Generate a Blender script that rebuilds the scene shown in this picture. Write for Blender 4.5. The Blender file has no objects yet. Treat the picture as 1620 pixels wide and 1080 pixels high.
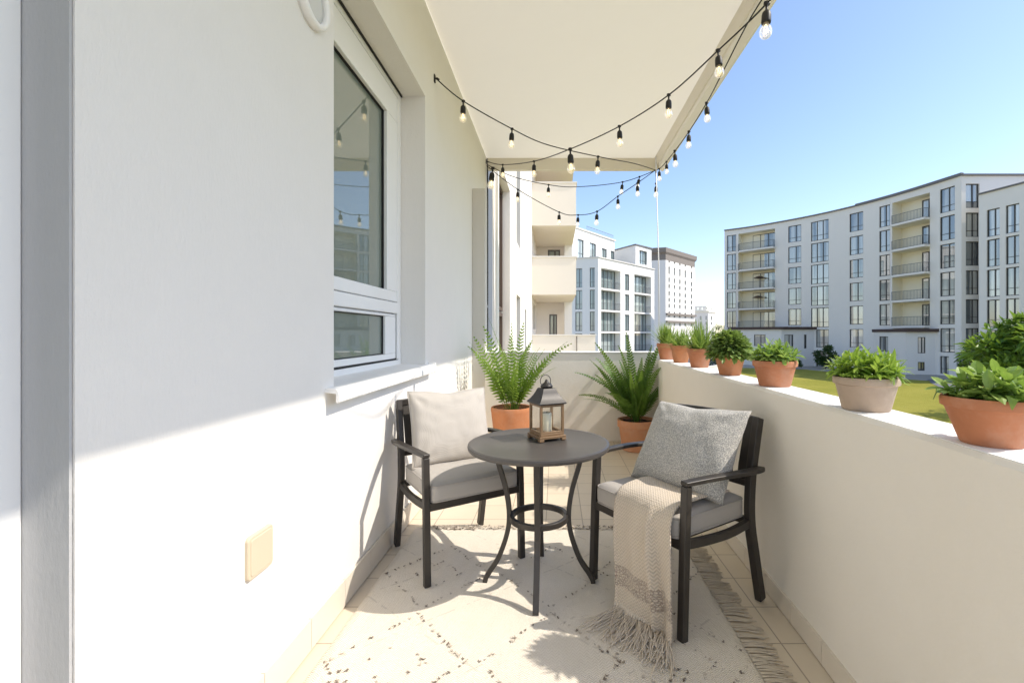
import bpy, bmesh, math, random
from mathutils import Vector, Matrix, noise
R = math.radians
scene = bpy.context.scene
col = scene.collection
V = Vector

# ------------------------------------------------------------------ mesh builder
class MB:
    def __init__(self):
        self.v = []; self.f = []; self.m = []; self.uv = {}
    def quad(self, *p, m=0):
        n = len(self.v); self.v += [V(q) for q in p]
        self.f.append(tuple(range(n, n + len(p)))); self.m.append(m)
    def box(self, c, s, rot=None, m=0):
        c = V(c); n = len(self.v)
        for z in (-.5, .5):
            for x, y in ((-.5, -.5), (.5, -.5), (.5, .5), (-.5, .5)):
                p = V((x * s[0], y * s[1], z * s[2]))
                self.v.append(c + (rot @ p if rot else p))
        for q in ((3, 2, 1, 0), (4, 5, 6, 7), (0, 1, 5, 4), (1, 2, 6, 5), (2, 3, 7, 6), (3, 0, 4, 7)):
            self.f.append(tuple(n + i for i in q)); self.m.append(m)
    def span(self, a, b, m=0):
        a = V(a); b = V(b)
        self.box((a + b) / 2, [abs(b[i] - a[i]) for i in range(3)], m=m)
    def rings(self, rings, closed=False, caps=True, m=0):
        n0 = len(self.v); k = len(rings[0])
        for r in rings: self.v += [V(p) for p in r]
        cnt = len(rings)
        for i in range(cnt if closed else cnt - 1):
            a = n0 + i * k; b = n0 + ((i + 1) % cnt) * k
            for j in range(k):
                self.f.append((a + j, a + (j + 1) % k, b + (j + 1) % k, b + j)); self.m.append(m)
        if caps and not closed:
            self.f.append(tuple(n0 + j for j in reversed(range(k)))); self.m.append(m)
            self.f.append(tuple(n0 + (cnt - 1) * k + j for j in range(k))); self.m.append(m)
    def sweep(self, pts, prof, up=(0, 0, 1), closed=False, caps=True, m=0):
        """prof(i,t) -> list of (side, up) offsets"""
        pts = [V(p) for p in pts]; n = len(pts); rings = []
        side = None
        for i, p in enumerate(pts):
            a = pts[(i - 1) % n] if (i > 0 or closed) else p
            b = pts[(i + 1) % n] if (i < n - 1 or closed) else p
            t = (b - a).normalized()
            s = t.cross(V(up))
            if s.length < 1e-3: s = side if side else t.cross(V((1, 0, 0)))
            s.normalize()
            if side is not None and s.dot(side) < 0 and up == 'pt': s = -s
            side = s; u = s.cross(t).normalized()
            rings.append([p + s * x + u * y for x, y in prof(i, i / max(1, n - 1))])
        self.rings(rings, closed, caps, m)
    def bar(self, pts, w, h, up=(0, 0, 1), closed=False, m=0):
        self.sweep(pts, lambda i, t: [(-w / 2, -h / 2), (w / 2, -h / 2), (w / 2, h / 2), (-w / 2, h / 2)], up, closed, m=m)
    def tube(self, pts, r, n=8, up=(0.13, 0.31, 1), closed=False, m=0):
        rr = r if callable(r) else (lambda t: r)
        self.sweep(pts, lambda i, t: [(rr(t) * math.cos(2 * math.pi * k / n), rr(t) * math.sin(2 * math.pi * k / n)) for k in range(n)], up, closed, m=m)
    def lathe(self, prof, n=32, c=(0, 0, 0), m=0, caps=True):
        c = V(c)
        rings = [[c + V((r * math.cos(2 * math.pi * k / n), r * math.sin(2 * math.pi * k / n), z)) for k in range(n)] for r, z in prof]
        self.rings(rings, False, caps, m)
    def grid(self, fn, nu, nv, m=0, uv=False, flip=False):
        n0 = len(self.v)
        for j in range(nv + 1):
            for i in range(nu + 1):
                u, v = i / nu, j / nv
                if uv: self.uv[len(self.v)] = (u, v)
                self.v.append(V(fn(u, v)))
        for j in range(nv):
            for i in range(nu):
                a = n0 + j * (nu + 1) + i
                q = (a, a + 1, a + nu + 2, a + nu + 1)
                self.f.append(q[::-1] if flip else q); self.m.append(m)
    def xform(self, M, start=0):
        for i in range(start, len(self.v)): self.v[i] = M @ self.v[i]
    def mesh(self, name, mats, smooth=False):
        me = bpy.data.meshes.new(name)
        me.from_pydata([tuple(p) for p in self.v], [], self.f)
        for mt in (mats if isinstance(mats, (list, tuple)) else [mats]): me.materials.append(mt)
        if any(self.m): me.polygons.foreach_set('material_index', self.m)
        if smooth: me.polygons.foreach_set('use_smooth', [True] * len(me.polygons))
        if self.uv:
            ul = me.uv_layers.new(name='UVMap')
            for l in me.loops: ul.data[l.index].uv = self.uv.get(l.vertex_index, (0, 0))
        me.update()
        return me
    def build(self, name, mats, parent=None, smooth=False, bevel=0, loc=None, fix=True, weld=False):
        me = self.mesh(name, mats, smooth)
        if fix or weld:
            bm = bmesh.new(); bm.from_mesh(me)
            if weld: bmesh.ops.remove_doubles(bm, verts=bm.verts, dist=1e-5)
            if fix: bmesh.ops.recalc_face_normals(bm, faces=bm.faces)
            bm.to_mesh(me); bm.free()
        return link(name, me, parent, bevel, loc)

def link(name, me, parent=None, bevel=0, loc=None):
    o = bpy.data.objects.new(name, me); col.objects.link(o)
    if parent is not None: o.parent = parent
    if loc is not None: o.location = loc
    if bevel:
        b = o.modifiers.new('bevel', 'BEVEL'); b.width = bevel; b.segments = 2; b.limit_method = 'ANGLE'; b.angle_limit = R(35)
        o.data.polygons.foreach_set('use_smooth', [True] * len(o.data.polygons))
        try: b.harden_normals = True
        except Exception: pass
    return o

def tag(o, label, cat, group=None):
    o['label'] = label; o['category'] = cat
    if group: o['group'] = group
    return o
def thing(name, label, cat, loc=(0, 0, 0), rz=0, group=None):
    o = bpy.data.objects.new(name, None); col.objects.link(o)
    o.empty_display_size = .1
    o.location = loc; o.rotation_euler = (0, 0, rz)
    return tag(o, label, cat, group)
def struct(o): o['kind'] = 'structure'; return o
def copy_tree(o, parent=None):
    c = o.copy(); col.objects.link(c)
    if parent is not None: c.parent = parent
    for ch in [k for k in o.children]: copy_tree(ch, c)
    return c
def catmull(pts, k=8, closed=False):
    pts = [V(p) for p in pts]; out = []; n = len(pts)
    for i in range(n if closed else n - 1):
        if closed: p0, p1, p2, p3 = pts[i - 1], pts[i], pts[(i + 1) % n], pts[(i + 2) % n]
        else: p0, p1, p2, p3 = pts[max(i - 1, 0)], pts[i], pts[i + 1], pts[min(i + 2, n - 1)]
        for j in range(k):
            t = j / k
            out.append(.5 * ((2 * p1) + (p2 - p0) * t + (2 * p0 - 5 * p1 + 4 * p2 - p3) * t * t + (3 * p1 - p0 - 3 * p2 + p3) * t ** 3))
    if not closed: out.append(pts[-1])
    return out

# ------------------------------------------------------------------ materials
class NT:
    def __init__(self, name):
        self.mat = bpy.data.materials.new(name); self.mat.use_nodes = True
        self.t = self.mat.node_tree; self.n = self.t.nodes; self.l = self.t.links
        self.b = self.n['Principled BSDF']; self.out = self.n['Material Output']
    def node(self, typ, **kw):
        o = self.n.new(typ)
        for k, v in kw.items():
            if k.startswith('_'): setattr(o, k[1:], v)
            else: self.set(o, k, v)
        return o
    def set(self, o, k, v):
        s = o.inputs[int(k[1:])] if k[0] == 'i' and k[1:].isdigit() else o.inputs[k.replace('__', ' ')]
        if isinstance(v, bpy.types.NodeSocket): self.l.new(v, s)
        else: s.default_value = v
    def p(self, **kw):
        for k, v in kw.items(): self.set(self.b, k, v)
    def coord(self, kind='Object'):
        return self.node('ShaderNodeTexCoord').outputs[kind]
    def noise(self, scale, detail=4, rough=.55, vec=None):
        return self.node('ShaderNodeTexNoise', Vector=vec if vec else self.coord(), Scale=scale, Detail=detail, Roughness=rough).outputs['Fac']
    def ramp(self, fac, stops):
        r = self.node('ShaderNodeValToRGB', Fac=fac); e = r.color_ramp.elements
        while len(e) < len(stops): e.new(.5)
        for el, (p, c) in zip(e, stops):
            el.position = p; el.color = (c, c, c, 1) if isinstance(c, (int, float)) else (*c, 1)
        return r.outputs['Color']
    def mix(self, fac, a, b, mode='MIX'):
        m = self.node('ShaderNodeMix', _data_type='RGBA', _blend_type=mode)
        for i, x in ((0, fac), (6, a), (7, b)):
            if isinstance(x, bpy.types.NodeSocket): self.l.new(x, m.inputs[i])
            else: m.inputs[i].default_value = (*x, 1) if isinstance(x, (tuple, list)) and len(x) == 3 else x
        return m.outputs[2]
    def math(self, op, a, b=0.0, c=0.0):
        m = self.node('ShaderNodeMath', _operation=op)
        for i, x in enumerate((a, b, c)):
            if isinstance(x, bpy.types.NodeSocket): self.l.new(x, m.inputs[i])
            else: m.inputs[i].default_value = x
        return m.outputs[0]
    def bump(self, h, strength=.3, dist=.01, normal=None):
        b = self.node('ShaderNodeBump', Strength=strength, Distance=dist, Height=h)
        if normal: self.l.new(normal, b.inputs['Normal'])
        return b.outputs['Normal']

def lum(c, k): return tuple(min(1, x * k) for x in c)
def mat(name, c, rough=.7, var=.08, vs=4, bump=0, bs=150, bd=.004, spec=.4, metal=0, coat=0):
    N = NT(name)
    f = N.noise(vs, 5, .6)
    cc = N.mix(f, lum(c, 1 - var), lum(c, 1 + var))
    N.p(Base__Color=cc, Metallic=metal)
    N.set(N.b, 'Specular IOR Level', spec)
    N.set(N.b, 'Roughness', N.math('ADD', rough - .06, N.math('MULTIPLY', f, .12)))
    if coat: N.set(N.b, 'Coat Weight', coat)
    if bump: N.p(Normal=N.bump(N.noise(bs, 3, .6), bump, bd))
    return N.mat

def plaster(name, c, bump=.25, streak=False, grime=.05):
    N = NT(name); co = N.coord('Object')
    big = N.noise(.9, 5, .62, co); mid = N.noise(7, 4, .6, co)
    k = N.math('ADD', N.math('MULTIPLY', big, .6), N.math('MULTIPLY', mid, .4))
    N.p(Base__Color=N.mix(k, lum(c, 1 - grime), lum(c, 1 + grime)), Roughness=.88)
    N.set(N.b, 'Specular IOR Level', .2)
    v = co
    if streak:
        v = N.node('ShaderNodeMapping', Vector=co, Scale=(1, 1, .35)).outputs[0]
    f1 = N.noise(110, 4, .65, v); f2 = N.noise(28, 3, .5, v)
    h = N.math('ADD', f1, N.math('MULTIPLY', f2, .8))
    N.p(Normal=N.bump(h, bump, .004))
    return N.mat

M = {}
M['wall'] = plaster('white_plaster', (.78, .757, .715), .45, True, .05)
M['pilaster'] = plaster('shaded_pilaster_plaster', (.60, .575, .53), .35, True, .04)  # darker than the wall: shading of the pilaster face put into the colour
M['reveal'] = plaster('shaded_reveal_plaster', (.44, .44, .44), .3, True, .05)  # part of the white wall; shade on the reveal is painted as grey
M['parapet'] = plaster('parapet_plaster', (.815, .775, .705), .4, False, .05)
M['parapet_top'] = plaster('parapet_coping', (.86, .855, .84), .2, False, .03)
def awningmat():
    N = NT('awning_fabric'); co = N.coord()
    f = N.noise(1.1, 4, .6, co); w = N.noise(240, 2, .5, co)
    c = N.mix(N.math('ADD', N.math('MULTIPLY', f, .7), N.math('MULTIPLY', w, .3)), (.84, .80, .715), (.90, .865, .785))
    N.p(Base__Color=c, Roughness=.9); N.set(N.b, 'Specular IOR Level', .15)
    N.p(Normal=N.bump(N.noise(2.2, 3, .5, co), .25, .05))
    tr = N.node('ShaderNodeBsdfTranslucent', Color=(.90, .83, .70, 1)); mx = N.node('ShaderNodeMixShader', i0=.225)
    N.l.new(N.b.outputs[0], mx.inputs[1]); N.l.new(tr.outputs[0], mx.inputs[2]); N.l.new(mx.outputs[0], N.out.inputs[0])
    return N.mat
M['canopy'] = awningmat()
M['fascia'] = mat('fascia_cream', (.74, .69, .58), .55, .06, 2)
M['fascia_light'] = mat('fascia_light', (.80, .77, .68), .55, .05, 2)
M['facade'] = plaster('facade_white', (.80, .755, .70), .15, False, .035)
M['facade_b'] = plaster('facade_bright', (.86, .84, .80), .12, False, .03)
M['facade_c'] = plaster('facade_tower', (.78, .75, .70), .12, False, .04)
M['cream'] = plaster('loggia_cream', (.82, .76, .62), .1, False, .04)
M['balc'] = plaster('balcony_cream', (.82, .755, .66), .12, False, .03)
M['pvc'] = mat('white_window_frame', (.83, .83, .82), .32, .015, 6, spec=.5)
M['gasket'] = mat('black_gasket', (.012, .012, .013), .6, .1)
M['sillm'] = mat('sill_white_metal', (.82, .81, .79), .35, .03, 5, spec=.5)
M['darkmetal'] = mat('dark_bronze_metal', (.034, .029, .025), .42, .18, 9, .05, 300, .001, .5)
M['tabletop'] = mat('table_top_metal', (.072, .066, .062), .38, .2, 7, .06, 260, .001, .5)
M['frame'] = mat('window_frame_dark', (.06, .056, .053), .45, .1)
M['frame_brown'] = mat('window_frame_brown', (.09, .06, .045), .5, .1)
M['rail'] = mat('railing_grey', (.13, .135, .14), .45, .1)
M['coping'] = mat('roof_coping_grey', (.16, .15, .15), .6, .1)
M['brown_slab'] = mat('brown_slab', (.075, .045, .04), .6, .15)
M['cornice'] = mat('tower_cornice', (.22, .19, .165), .7, .1)
M['concrete'] = mat('pale_concrete', (.42, .41, .39), .85, .12, 3, .2, 60)
M['socketb'] = mat('black_socket_rubber', (.016, .015, .014), .5, .15, 20)
M['plate'] = mat('beige_plastic', (.60, .51, .375), .4, .03)
M['wax'] = mat('candle_wax', (.95, .88, .68), .5, .04, 20)
M['wick'] = mat('wick', (.02, .018, .015), .9, .1)
M['lantern'] = mat('lantern_bronze', (.24, .15, .08), .45, .25, 30, .1, 200, .001, .5, .25)
M['lantern_roof'] = mat('lantern_roof_metal', (.035, .031, .028), .42, .2, 20, .05, 200, .001, .45, .2)
M['soil'] = mat('potting_soil', (.03, .019, .012), .95, .35, 60, .9, 90, .01)
M['bark'] = mat('bark', (.10, .075, .055), .9, .3, 10, .6, 30, .03)
M['skirt'] = mat('skirting_tile', (.70, .64, .55), .4, .07, 3, spec=.45)
M['grout'] = mat('grout', (.36, .31, .25), .9, .1)
M['lampdisc'] = mat('lamp_diffuser', (.62, .62, .60), .4, .03)
M['asphalt'] = mat('path_paving', (.17, .17, .18), .9, .15, 3, .2, 40)
M['wire_white'] = mat('white_pole', (.75, .75, .74), .4, .04)

def terracotta(name, c, chalk=.25, seed=0.0):
    N = NT(name); co = N.node('ShaderNodeMapping', Vector=N.coord(), Location=(seed, seed * .7, seed * 1.3)).outputs[0]
    f = N.noise(13, 6, .7, co); g = N.noise(46, 4, .6, co)
    c1 = N.mix(f, lum(c, .84), lum(c, 1.16))
    c2 = N.mix(N.ramp(N.noise(5, 5, .7, co), [(.46, 0.0), (.72, chalk * 1.5)]), c1, (.62, .5, .4))
    N.p(Base__Color=N.mix(N.math('MULTIPLY', g, .25), c2, lum(c, .7)), Roughness=.85)
    N.set(N.b, 'Specular IOR Level', .25)
    N.p(Normal=N.bump(N.noise(170, 3, .6, co), .25, .002))
    return N.mat
M['terra'] = terracotta('terracotta', (.50, .205, .105))
M['terra2'] = terracotta('terracotta_pale', (.56, .27, .15), .35, 3.1)
M['terra3'] = terracotta('terracotta_warm', (.52, .215, .10), .15, 7.7)
M['terra_stone'] = terracotta('weathered_stone_clay', (.46, .36, .28), .6, 5.2)

def leafmat(name, c1, c2, trans=.35, vs=14, rough=.42):
    N = NT(name)
    oi = N.node('ShaderNodeTexCoord').outputs['Object']
    f = N.ramp(N.noise(vs, 3, .6, oi), [(.3, 0.0), (.7, 1.0)])
    c = N.mix(f, c1, c2)
    N.p(Base__Color=c, Roughness=rough); N.set(N.b, 'Specular IOR Level', .35)
    tr = N.node('ShaderNodeBsdfTranslucent', Color=N.mix(.5, c, (.30, .42, .04)))
    mx = N.node('ShaderNodeMixShader', i0=trans)
    N.l.new(N.b.outputs[0], mx.inputs[1]); N.l.new(tr.outputs[0], mx.inputs[2])
    N.l.new(mx.outputs[0], N.out.inputs[0])
    return N.mat
M['fern_light'] = leafmat('fern_light', (.11, .22, .03), (.28, .42, .07), .4)
M['fern_dark'] = leafmat('fern_dark', (.05, .12, .022), (.14, .26, .045), .3)
M['leaf_grass'] = leafmat('leaf_narrow', (.14, .26, .05), (.34, .44, .11), .35, 30)
M['leaf_small'] = leafmat('leaf_small', (.12, .22, .045), (.32, .41, .13), .3, 40)
M['leaf_lime'] = leafmat('leaf_lime', (.19, .34, .04), (.40, .53, .10), .4, 24)
M['leaf_broad'] = leafmat('leaf_broad', (.16, .30, .055), (.36, .48, .13), .38, 24)
M['leaf_tree'] = leafmat('leaf_tree', (.09, .20, .03), (.26, .38, .06), .35, 1.2)
M['leaf_darktree'] = leafmat('leaf_darktree', (.025, .06, .02), (.06, .11, .03), .25, 1.2)

def glassmat(name, c, spec=1.0, ior=1.9, rough=.015, curtain=None, wav=0.02):
    """window pane: dark room or pale curtain behind a reflecting surface"""
    N = NT(name); co = N.coord()
    base = c
    if curtain:
        oi = N.node('ShaderNodeObjectInfo').outputs['Random']
        mp = N.node('ShaderNodeMapping', Vector=co, Scale=(1, 1, .03)).outputs[0]
        folds = N.noise(9, 2, .5, mp)
        big = N.noise(1.1, 1, .5, N.node('ShaderNodeVectorMath', _operation='ADD', i0=mp, i1=N.node('ShaderNodeCombineXYZ', X=N.math('MULTIPLY', oi, 90.0)).outputs[0]).outputs[0])
        cov = N.ramp(big, [(.42, 0.0), (.5, 1.0)])
        cur = N.mix(folds, lum(curtain, .6), lum(curtain, 1.15))
        amt = N.math('MULTIPLY', cov, N.math('ADD', .25, N.math('MULTIPLY', oi, .6)))
        base = N.mix(amt, c, cur)
    N.p(Base__Color=base if not isinstance(base, tuple) else (*base, 1), Roughness=rough, IOR=ior)
    N.set(N.b, 'Specular IOR Level', .5 * spec)
    N.p(Normal=N.bump(N.noise(1.6, 1, .5), wav, .02))
    return N.mat
M['pane_main'] = glassmat('pane_balcony', (.20, .235, .20), 1.0, 2.1, .008, None, .0)
M['pane'] = glassmat('pane_far', (.07, .085, .09), 1.0, 2.5, .02, (.80, .78, .70))
M['pane_pale'] = glassmat('pane_pale', (.55, .53, .48), 1.0, 1.5, .03)
M['pane_blue'] = glassmat('pane_teal', (.20, .265, .265), 1.0, 2.2, .02, (.62, .68, .66))

def clearglass(name, tint, t=.85, emit=None, es=0, k=.35):
    N = NT(name)
    tr = N.node('ShaderNodeBsdfTransparent', Color=(*tint, 1))
    gl = N.node('ShaderNodeBsdfGlossy', Color=(1, 1, 1, 1), Roughness=.02)
    fr = N.node('ShaderNodeLayerWeight', Blend=.35).outputs['Facing']
    fac = N.math('ADD', 1 - t, N.math('MULTIPLY', fr, k))
    mx = N.node('ShaderNodeMixShader', i0=fac)
    N.l.new(tr.outputs[0], mx.inputs[1]); N.l.new(gl.outputs[0], mx.inputs[2])
    last = mx.outputs[0]
    if emit:
        em = N.node('ShaderNodeEmission', Color=(*emit, 1), Strength=es)
        ad = N.node('ShaderNodeAddShader'); N.l.new(last, ad.inputs[0]); N.l.new(em.outputs[0], ad.inputs[1]); last = ad.outputs[0]
    N.l.new(last, N.out.inputs[0])
    return N.mat
M['bulb'] = clearglass('bulb_glass', (.97, .96, .93), .80, (1, .82, .52), .12)
M['lglass'] = clearglass('lantern_glass', (.985, .985, .97), .97, k=.08)
N = NT('filament'); em = N.node('ShaderNodeEmission', Color=(1, .72, .36, 1), Strength=5.0); N.l.new(em.outputs[0], N.out.inputs[0]); M['filament'] = N.mat

# fabrics
def fabric(name, c, scale=600, var=.10, bump=.35, dark=None, mottled=0):
    N = NT(name); co = N.coord()
    w1 = N.node('ShaderNodeTexWave', Vector=co, Scale=scale * .16, Distortion=1.2, _wave_type='BANDS', _bands_direction='X').outputs['Fac']
    w2 = N.node('ShaderNodeTexWave', Vector=co, Scale=scale * .16, Distortion=1.2, _wave_type='BANDS', _bands_direction='Z').outputs['Fac']
    h = N.math('MULTIPLY', w1, w2)
    n = N.noise(scale, 2, .6, co); b = N.noise(6, 4, .6, co)
    c1 = N.mix(n, lum(c, 1 - var), lum(c, 1 + var)); c1 = N.mix(N.math('MULTIPLY', b, .35), c1, lum(c, .86))
    if dark:
        v = N.node('ShaderNodeTexVoronoi', Vector=co, Scale=mottled, _feature='F1').outputs['Distance']
        f = N.ramp(v, [(.28, 1.0), (.52, 0.0)])
        c1 = N.mix(f, dark, c1)
        h = N.math('ADD', N.math('MULTIPLY', h, .4), N.math('MULTIPLY', f, 1.0))
    N.p(Base__Color=c1, Roughness=.95); N.set(N.b, 'Specular IOR Level', .1); N.set(N.b, 'Sheen Weight', .25)
    N.p(Normal=N.bump(N.math('ADD', h, N.math('MULTIPLY', n, .6)), bump, .0015))
    return N.mat
M['linen'] = fabric('beige_linen', (.50, .462, .415), 520, .12, .4)
M['seatfab'] = fabric('seat_fabric', (.45, .42, .385), 620, .10, .35)
M['piping'] = fabric('piping_fabric', (.40, .37, .34), 620, .1, .2)
M['tweed'] = fabric('grey_tweed', (.74, .71, .655), 600, .12, .6, (.34, .335, .32), 230)

def throwmat():
    N = NT('woven_throw'); uv = N.coord('UV'); co = N.coord()
    sp = N.node('ShaderNodeSeparateXYZ', Vector=uv)
    u, v = sp.outputs['X'], sp.outputs['Y']
    x = N.math('MULTIPLY', u, 46.0); y = N.math('MULTIPLY', v, 120.0)
    # herringbone: zig-zag ribs running along the cloth
    tri = N.math('PINGPONG', x, 1.0)
    rib = N.math('SINE', N.math('MULTIPLY', N.math('ADD', y, N.math('MULTIPLY', tri, 1.6)), 3.1416))
    h = N.math('ADD', N.math('MULTIPLY', rib, .5), .5)
    c = N.mix(N.ramp(h, [(.1, 0.0), (.8, 1.0)]), (.50, .415, .32), (.70, .60, .485))
    c = N.mix(N.math('MULTIPLY', N.noise(300, 2, .6, co), .4), c, (.72, .66, .57))
    # patterned band
    def band(a, b):
        return N.math('MULTIPLY', N.math('GREATER_THAN', v, a), N.math('LESS_THAN', v, b))
    vo = N.node('ShaderNodeTexVoronoi', Vector=N.node('ShaderNodeMapping', Vector=uv, Scale=(36, 92, 1)).outputs[0], Scale=1.0, _feature='DISTANCE_TO_EDGE').outputs['Distance']
    line = N.ramp(vo, [(.06, 1.0), (.20, 0.0)])
    bb = N.math('MULTIPLY', band(.80, .90), N.math('MULTIPLY', line, .55))
    c = N.mix(bb, c, (.15, .10, .085))
    N.p(Base__Color=c, Roughness=.97); N.set(N.b, 'Specular IOR Level', .08); N.set(N.b, 'Sheen Weight', .3)
    N.p(Normal=N.bump(N.math('ADD', h, N.noise(260, 2, .6, co)), .8, .003))
    return N.mat
M['throw'] = throwmat()
M['yarn'] = mat('yarn', (.64, .57, .48), .95, .15, 60, .5, 500, .001, .1)
M['rugyarn'] = mat('rug_fringe_yarn', (.60, .53, .43), .95, .18, 30, .5, 500, .001, .1)
M['tuft'] = mat('rug_tuft_yarn', (.23, .19, .155), .97, .35, 20, .5, 400, .002, .05)
M['tuft2'] = mat('rug_tuft_yarn_light', (.52, .46, .39), .97, .3, 20, .5, 400, .002, .05)

def rugmat():
    N = NT('rug_weave'); co = N.coord()
    sp = N.node('ShaderNodeSeparateXYZ', Vector=co); x, y = sp.outputs['X'], sp.outputs['Y']
    # herringbone weave, 12 mm columns
    xs = N.math('DIVIDE', x, .014); tri = N.math('PINGPONG', xs, 1.0)
    ys = N.math('DIVIDE', y, .0085)
    rib = N.math('SINE', N.math('MULTIPLY', N.math('ADD', ys, N.math('MULTIPLY', tri, 1.2)), 6.2832))
    h = N.math('ADD', N.math('MULTIPLY', rib, .5), .5)
    grain = N.noise(180, 3, .65, co)
    hh = N.math('ADD', h, N.math('MULTIPLY', grain, .9))
    c = N.mix(N.ramp(hh, [(.35, 0.0), (1.25, 1.0)]), (.60, .53, .435), (.89, .83, .73))
    big = N.noise(3.2, 5, .65, co)
    c = N.mix(N.math('MULTIPLY', N.ramp(big, [(.4, 0.0), (.7, 1.0)]), .3), c, (.72, .645, .53))
    # faint worn diamonds woven in
    def lattice(px, py, w):
        a = N.math('PINGPONG', N.math('ADD', N.math('DIVIDE', x, px), N.math('DIVIDE', y, py)), .5)
        b = N.math('PINGPONG', N.math('SUBTRACT', N.math('DIVIDE', x, px), N.math('DIVIDE', y, py)), .5)
        return N.math('LESS_THAN', N.math('MINIMUM', a, b), w)
    ln = N.math('MULTIPLY', lattice(.62, .50, .012), N.math('GREATER_THAN', N.noise(26, 2, .5, co), .5))
    c = N.mix(N.math('MULTIPLY', ln, .2), c, (.25, .21, .18))
    N.p(Base__Color=c, Roughness=.97); N.set(N.b, 'Specular IOR Level', .06)
    n1 = N.bump(N.noise(14, 3, .6, co), .35, .012)
    N.p(Normal=N.bump(hh, .65, .004, n1))
    return N.mat
M['rug'] = rugmat()

def tilemat():
    N = NT('floor_tiles'); co = N.node('ShaderNodeNewGeometry').outputs['Position']
    mp = N.node('ShaderNodeMapping', Vector=co, Location=(-.934 + .25 * 8, -1.91 + .256 * 12, 0)).outputs[0]
    br = N.node('ShaderNodeTexBrick', Vector=mp, Color1=(.71, .625, .50, 1), Color2=(.65, .57, .455, 1), Mortar=(.30, .25, .20, 1), Scale=1.0,
                _offset=0.0, _squash=1.0)
    N.set(br, 'Mortar Size', .0032); N.set(br, 'Mortar Smooth', .15); N.set(br, 'Brick Width', .25); N.set(br, 'Row Height', .256)
    n = N.noise(5, 6, .65, co); s = N.noise(60, 3, .6, co)
    c = N.mix(N.math('MULTIPLY', n, .5), br.outputs['Color'], (.60, .50, .385))
    N.p(Base__Color=c, Roughness=N.math('ADD', .34, N.math('MULTIPLY', s, .25)))
    N.set(N.b, 'Specular IOR Level', .4)
    N.p(Normal=N.bump(N.math('SUBTRACT', N.math('MULTIPLY', s, .12), br.outputs['Fac']), .5, .002))
    return N.mat
M['tiles'] = tilemat()

def grassmat():
    N = NT('lawn_grass'); co = N.coord()
    a = N.noise(.16, 5, .65, co); b = N.noise(2.5, 5, .7, co); d = N.noise(30, 3, .7, co)
    c = N.mix(N.ramp(a, [(.35, 0.0), (.65, 1.0)]), (.30, .275, .04), (.47, .39, .08))
    c = N.mix(N.math('MULTIPLY', b, .55), c, (.22, .25, .04)); c = N.mix(N.math('MULTIPLY', d, .3), c, (.15, .18, .03))
    N.p(Base__Color=c, Roughness=.95); N.set(N.b, 'Specular IOR Level', .1)
    N.p(Normal=N.bump(N.math('ADD', d, b), .7, .08))
    return N.mat
M['grass'] = grassmat()
M['ground'] = mat('dusty_ground', (.36, .33, .28), .95, .2, .05, .2, 1.5, .05)
# ------------------------------------------------------------------ walls with openings
class Path:
    def __init__(self, pts, side=1):
        self.p = [V((p[0], p[1], 0)) for p in pts]; self.s = [0.0]; self.side = side
        for a, b in zip(self.p, self.p[1:]): self.s.append(self.s[-1] + (b - a).length)
        self.L = self.s[-1]
    def seg(self, s):
        for i in range(len(self.p) - 1):
            if s <= self.s[i + 1] + 1e-9 or i == len(self.p) - 2: return i
    def at(self, s):
        i = self.seg(s); t = (s - self.s[i]) / (self.s[i + 1] - self.s[i])
        return self.p[i].lerp(self.p[i + 1], t)
    def dirn(self, s):
        i = self.seg(s); return (self.p[i + 1] - self.p[i]).normalized()
    def inn(self, s):
        d = self.dirn(s); return V((-d.y, d.x, 0)) * self.side
    def hit(self, ratio):
        """arc length where the path crosses the plan line x = ratio * y"""
        for i in range(len(self.p) - 1):
            a, b = self.p[i], self.p[i + 1]
            fa, fb = a.x - ratio * a.y, b.x - ratio * b.y
            if fa * fb <= 0 and fa != fb: return self.s[i] + fa / (fa - fb) * (self.s[i + 1] - self.s[i])
        return None

def facade(mb, path, z0, z1, ops, m=0):
    """ops: (s0, s1, za, zb, depth, back material or None)"""
    S = set(path.s); Z = {z0, z1}
    for o in ops: S |= {o[0], o[1]}; Z |= {o[2], o[3]}
    S = sorted(S); Z = sorted(Z)
    S = [s for i, s in enumerate(S) if i == 0 or s - S[i - 1] > 1e-5]
    pt = lambda s, z, d=0: path.at(s) + (path.inn(s) * d if d else V((0, 0, 0))) + V((0, 0, z))
    for a, b in zip(S, S[1:]):
        for c, d in zip(Z, Z[1:]):
            sm, zm = (a + b) / 2, (c + d) / 2
            if any(o[0] < sm < o[1] and o[2] < zm < o[3] for o in ops): continue
            mb.quad(pt(a, c), pt(b, c), pt(b, d), pt(a, d), m=m)
    for s0, s1, za, zb, dep, bm_ in ops:
        n = path.inn((s0 + s1) / 2) * dep
        A, B = path.at(s0), path.at(s1); z = lambda q: V((0, 0, q))
        mm = m if bm_ is None else bm_
        mb.quad(A + z(za), A + n + z(za), A + n + z(zb), A + z(zb), m=mm)
        mb.quad(B + n + z(za), B + z(za), B + z(zb), B + n + z(zb), m=mm)
        mb.quad(A + z(za), B + z(za), B + n + z(za), A + n + z(za), m=mm)
        mb.quad(A + n + z(zb), B + n + z(zb), B + z(zb), A + z(zb), m=mm)
        if bm_ is not None: mb.quad(A + n + z(za), B + n + z(za), B + n + z(zb), A + n + z(zb), m=mm)

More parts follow.
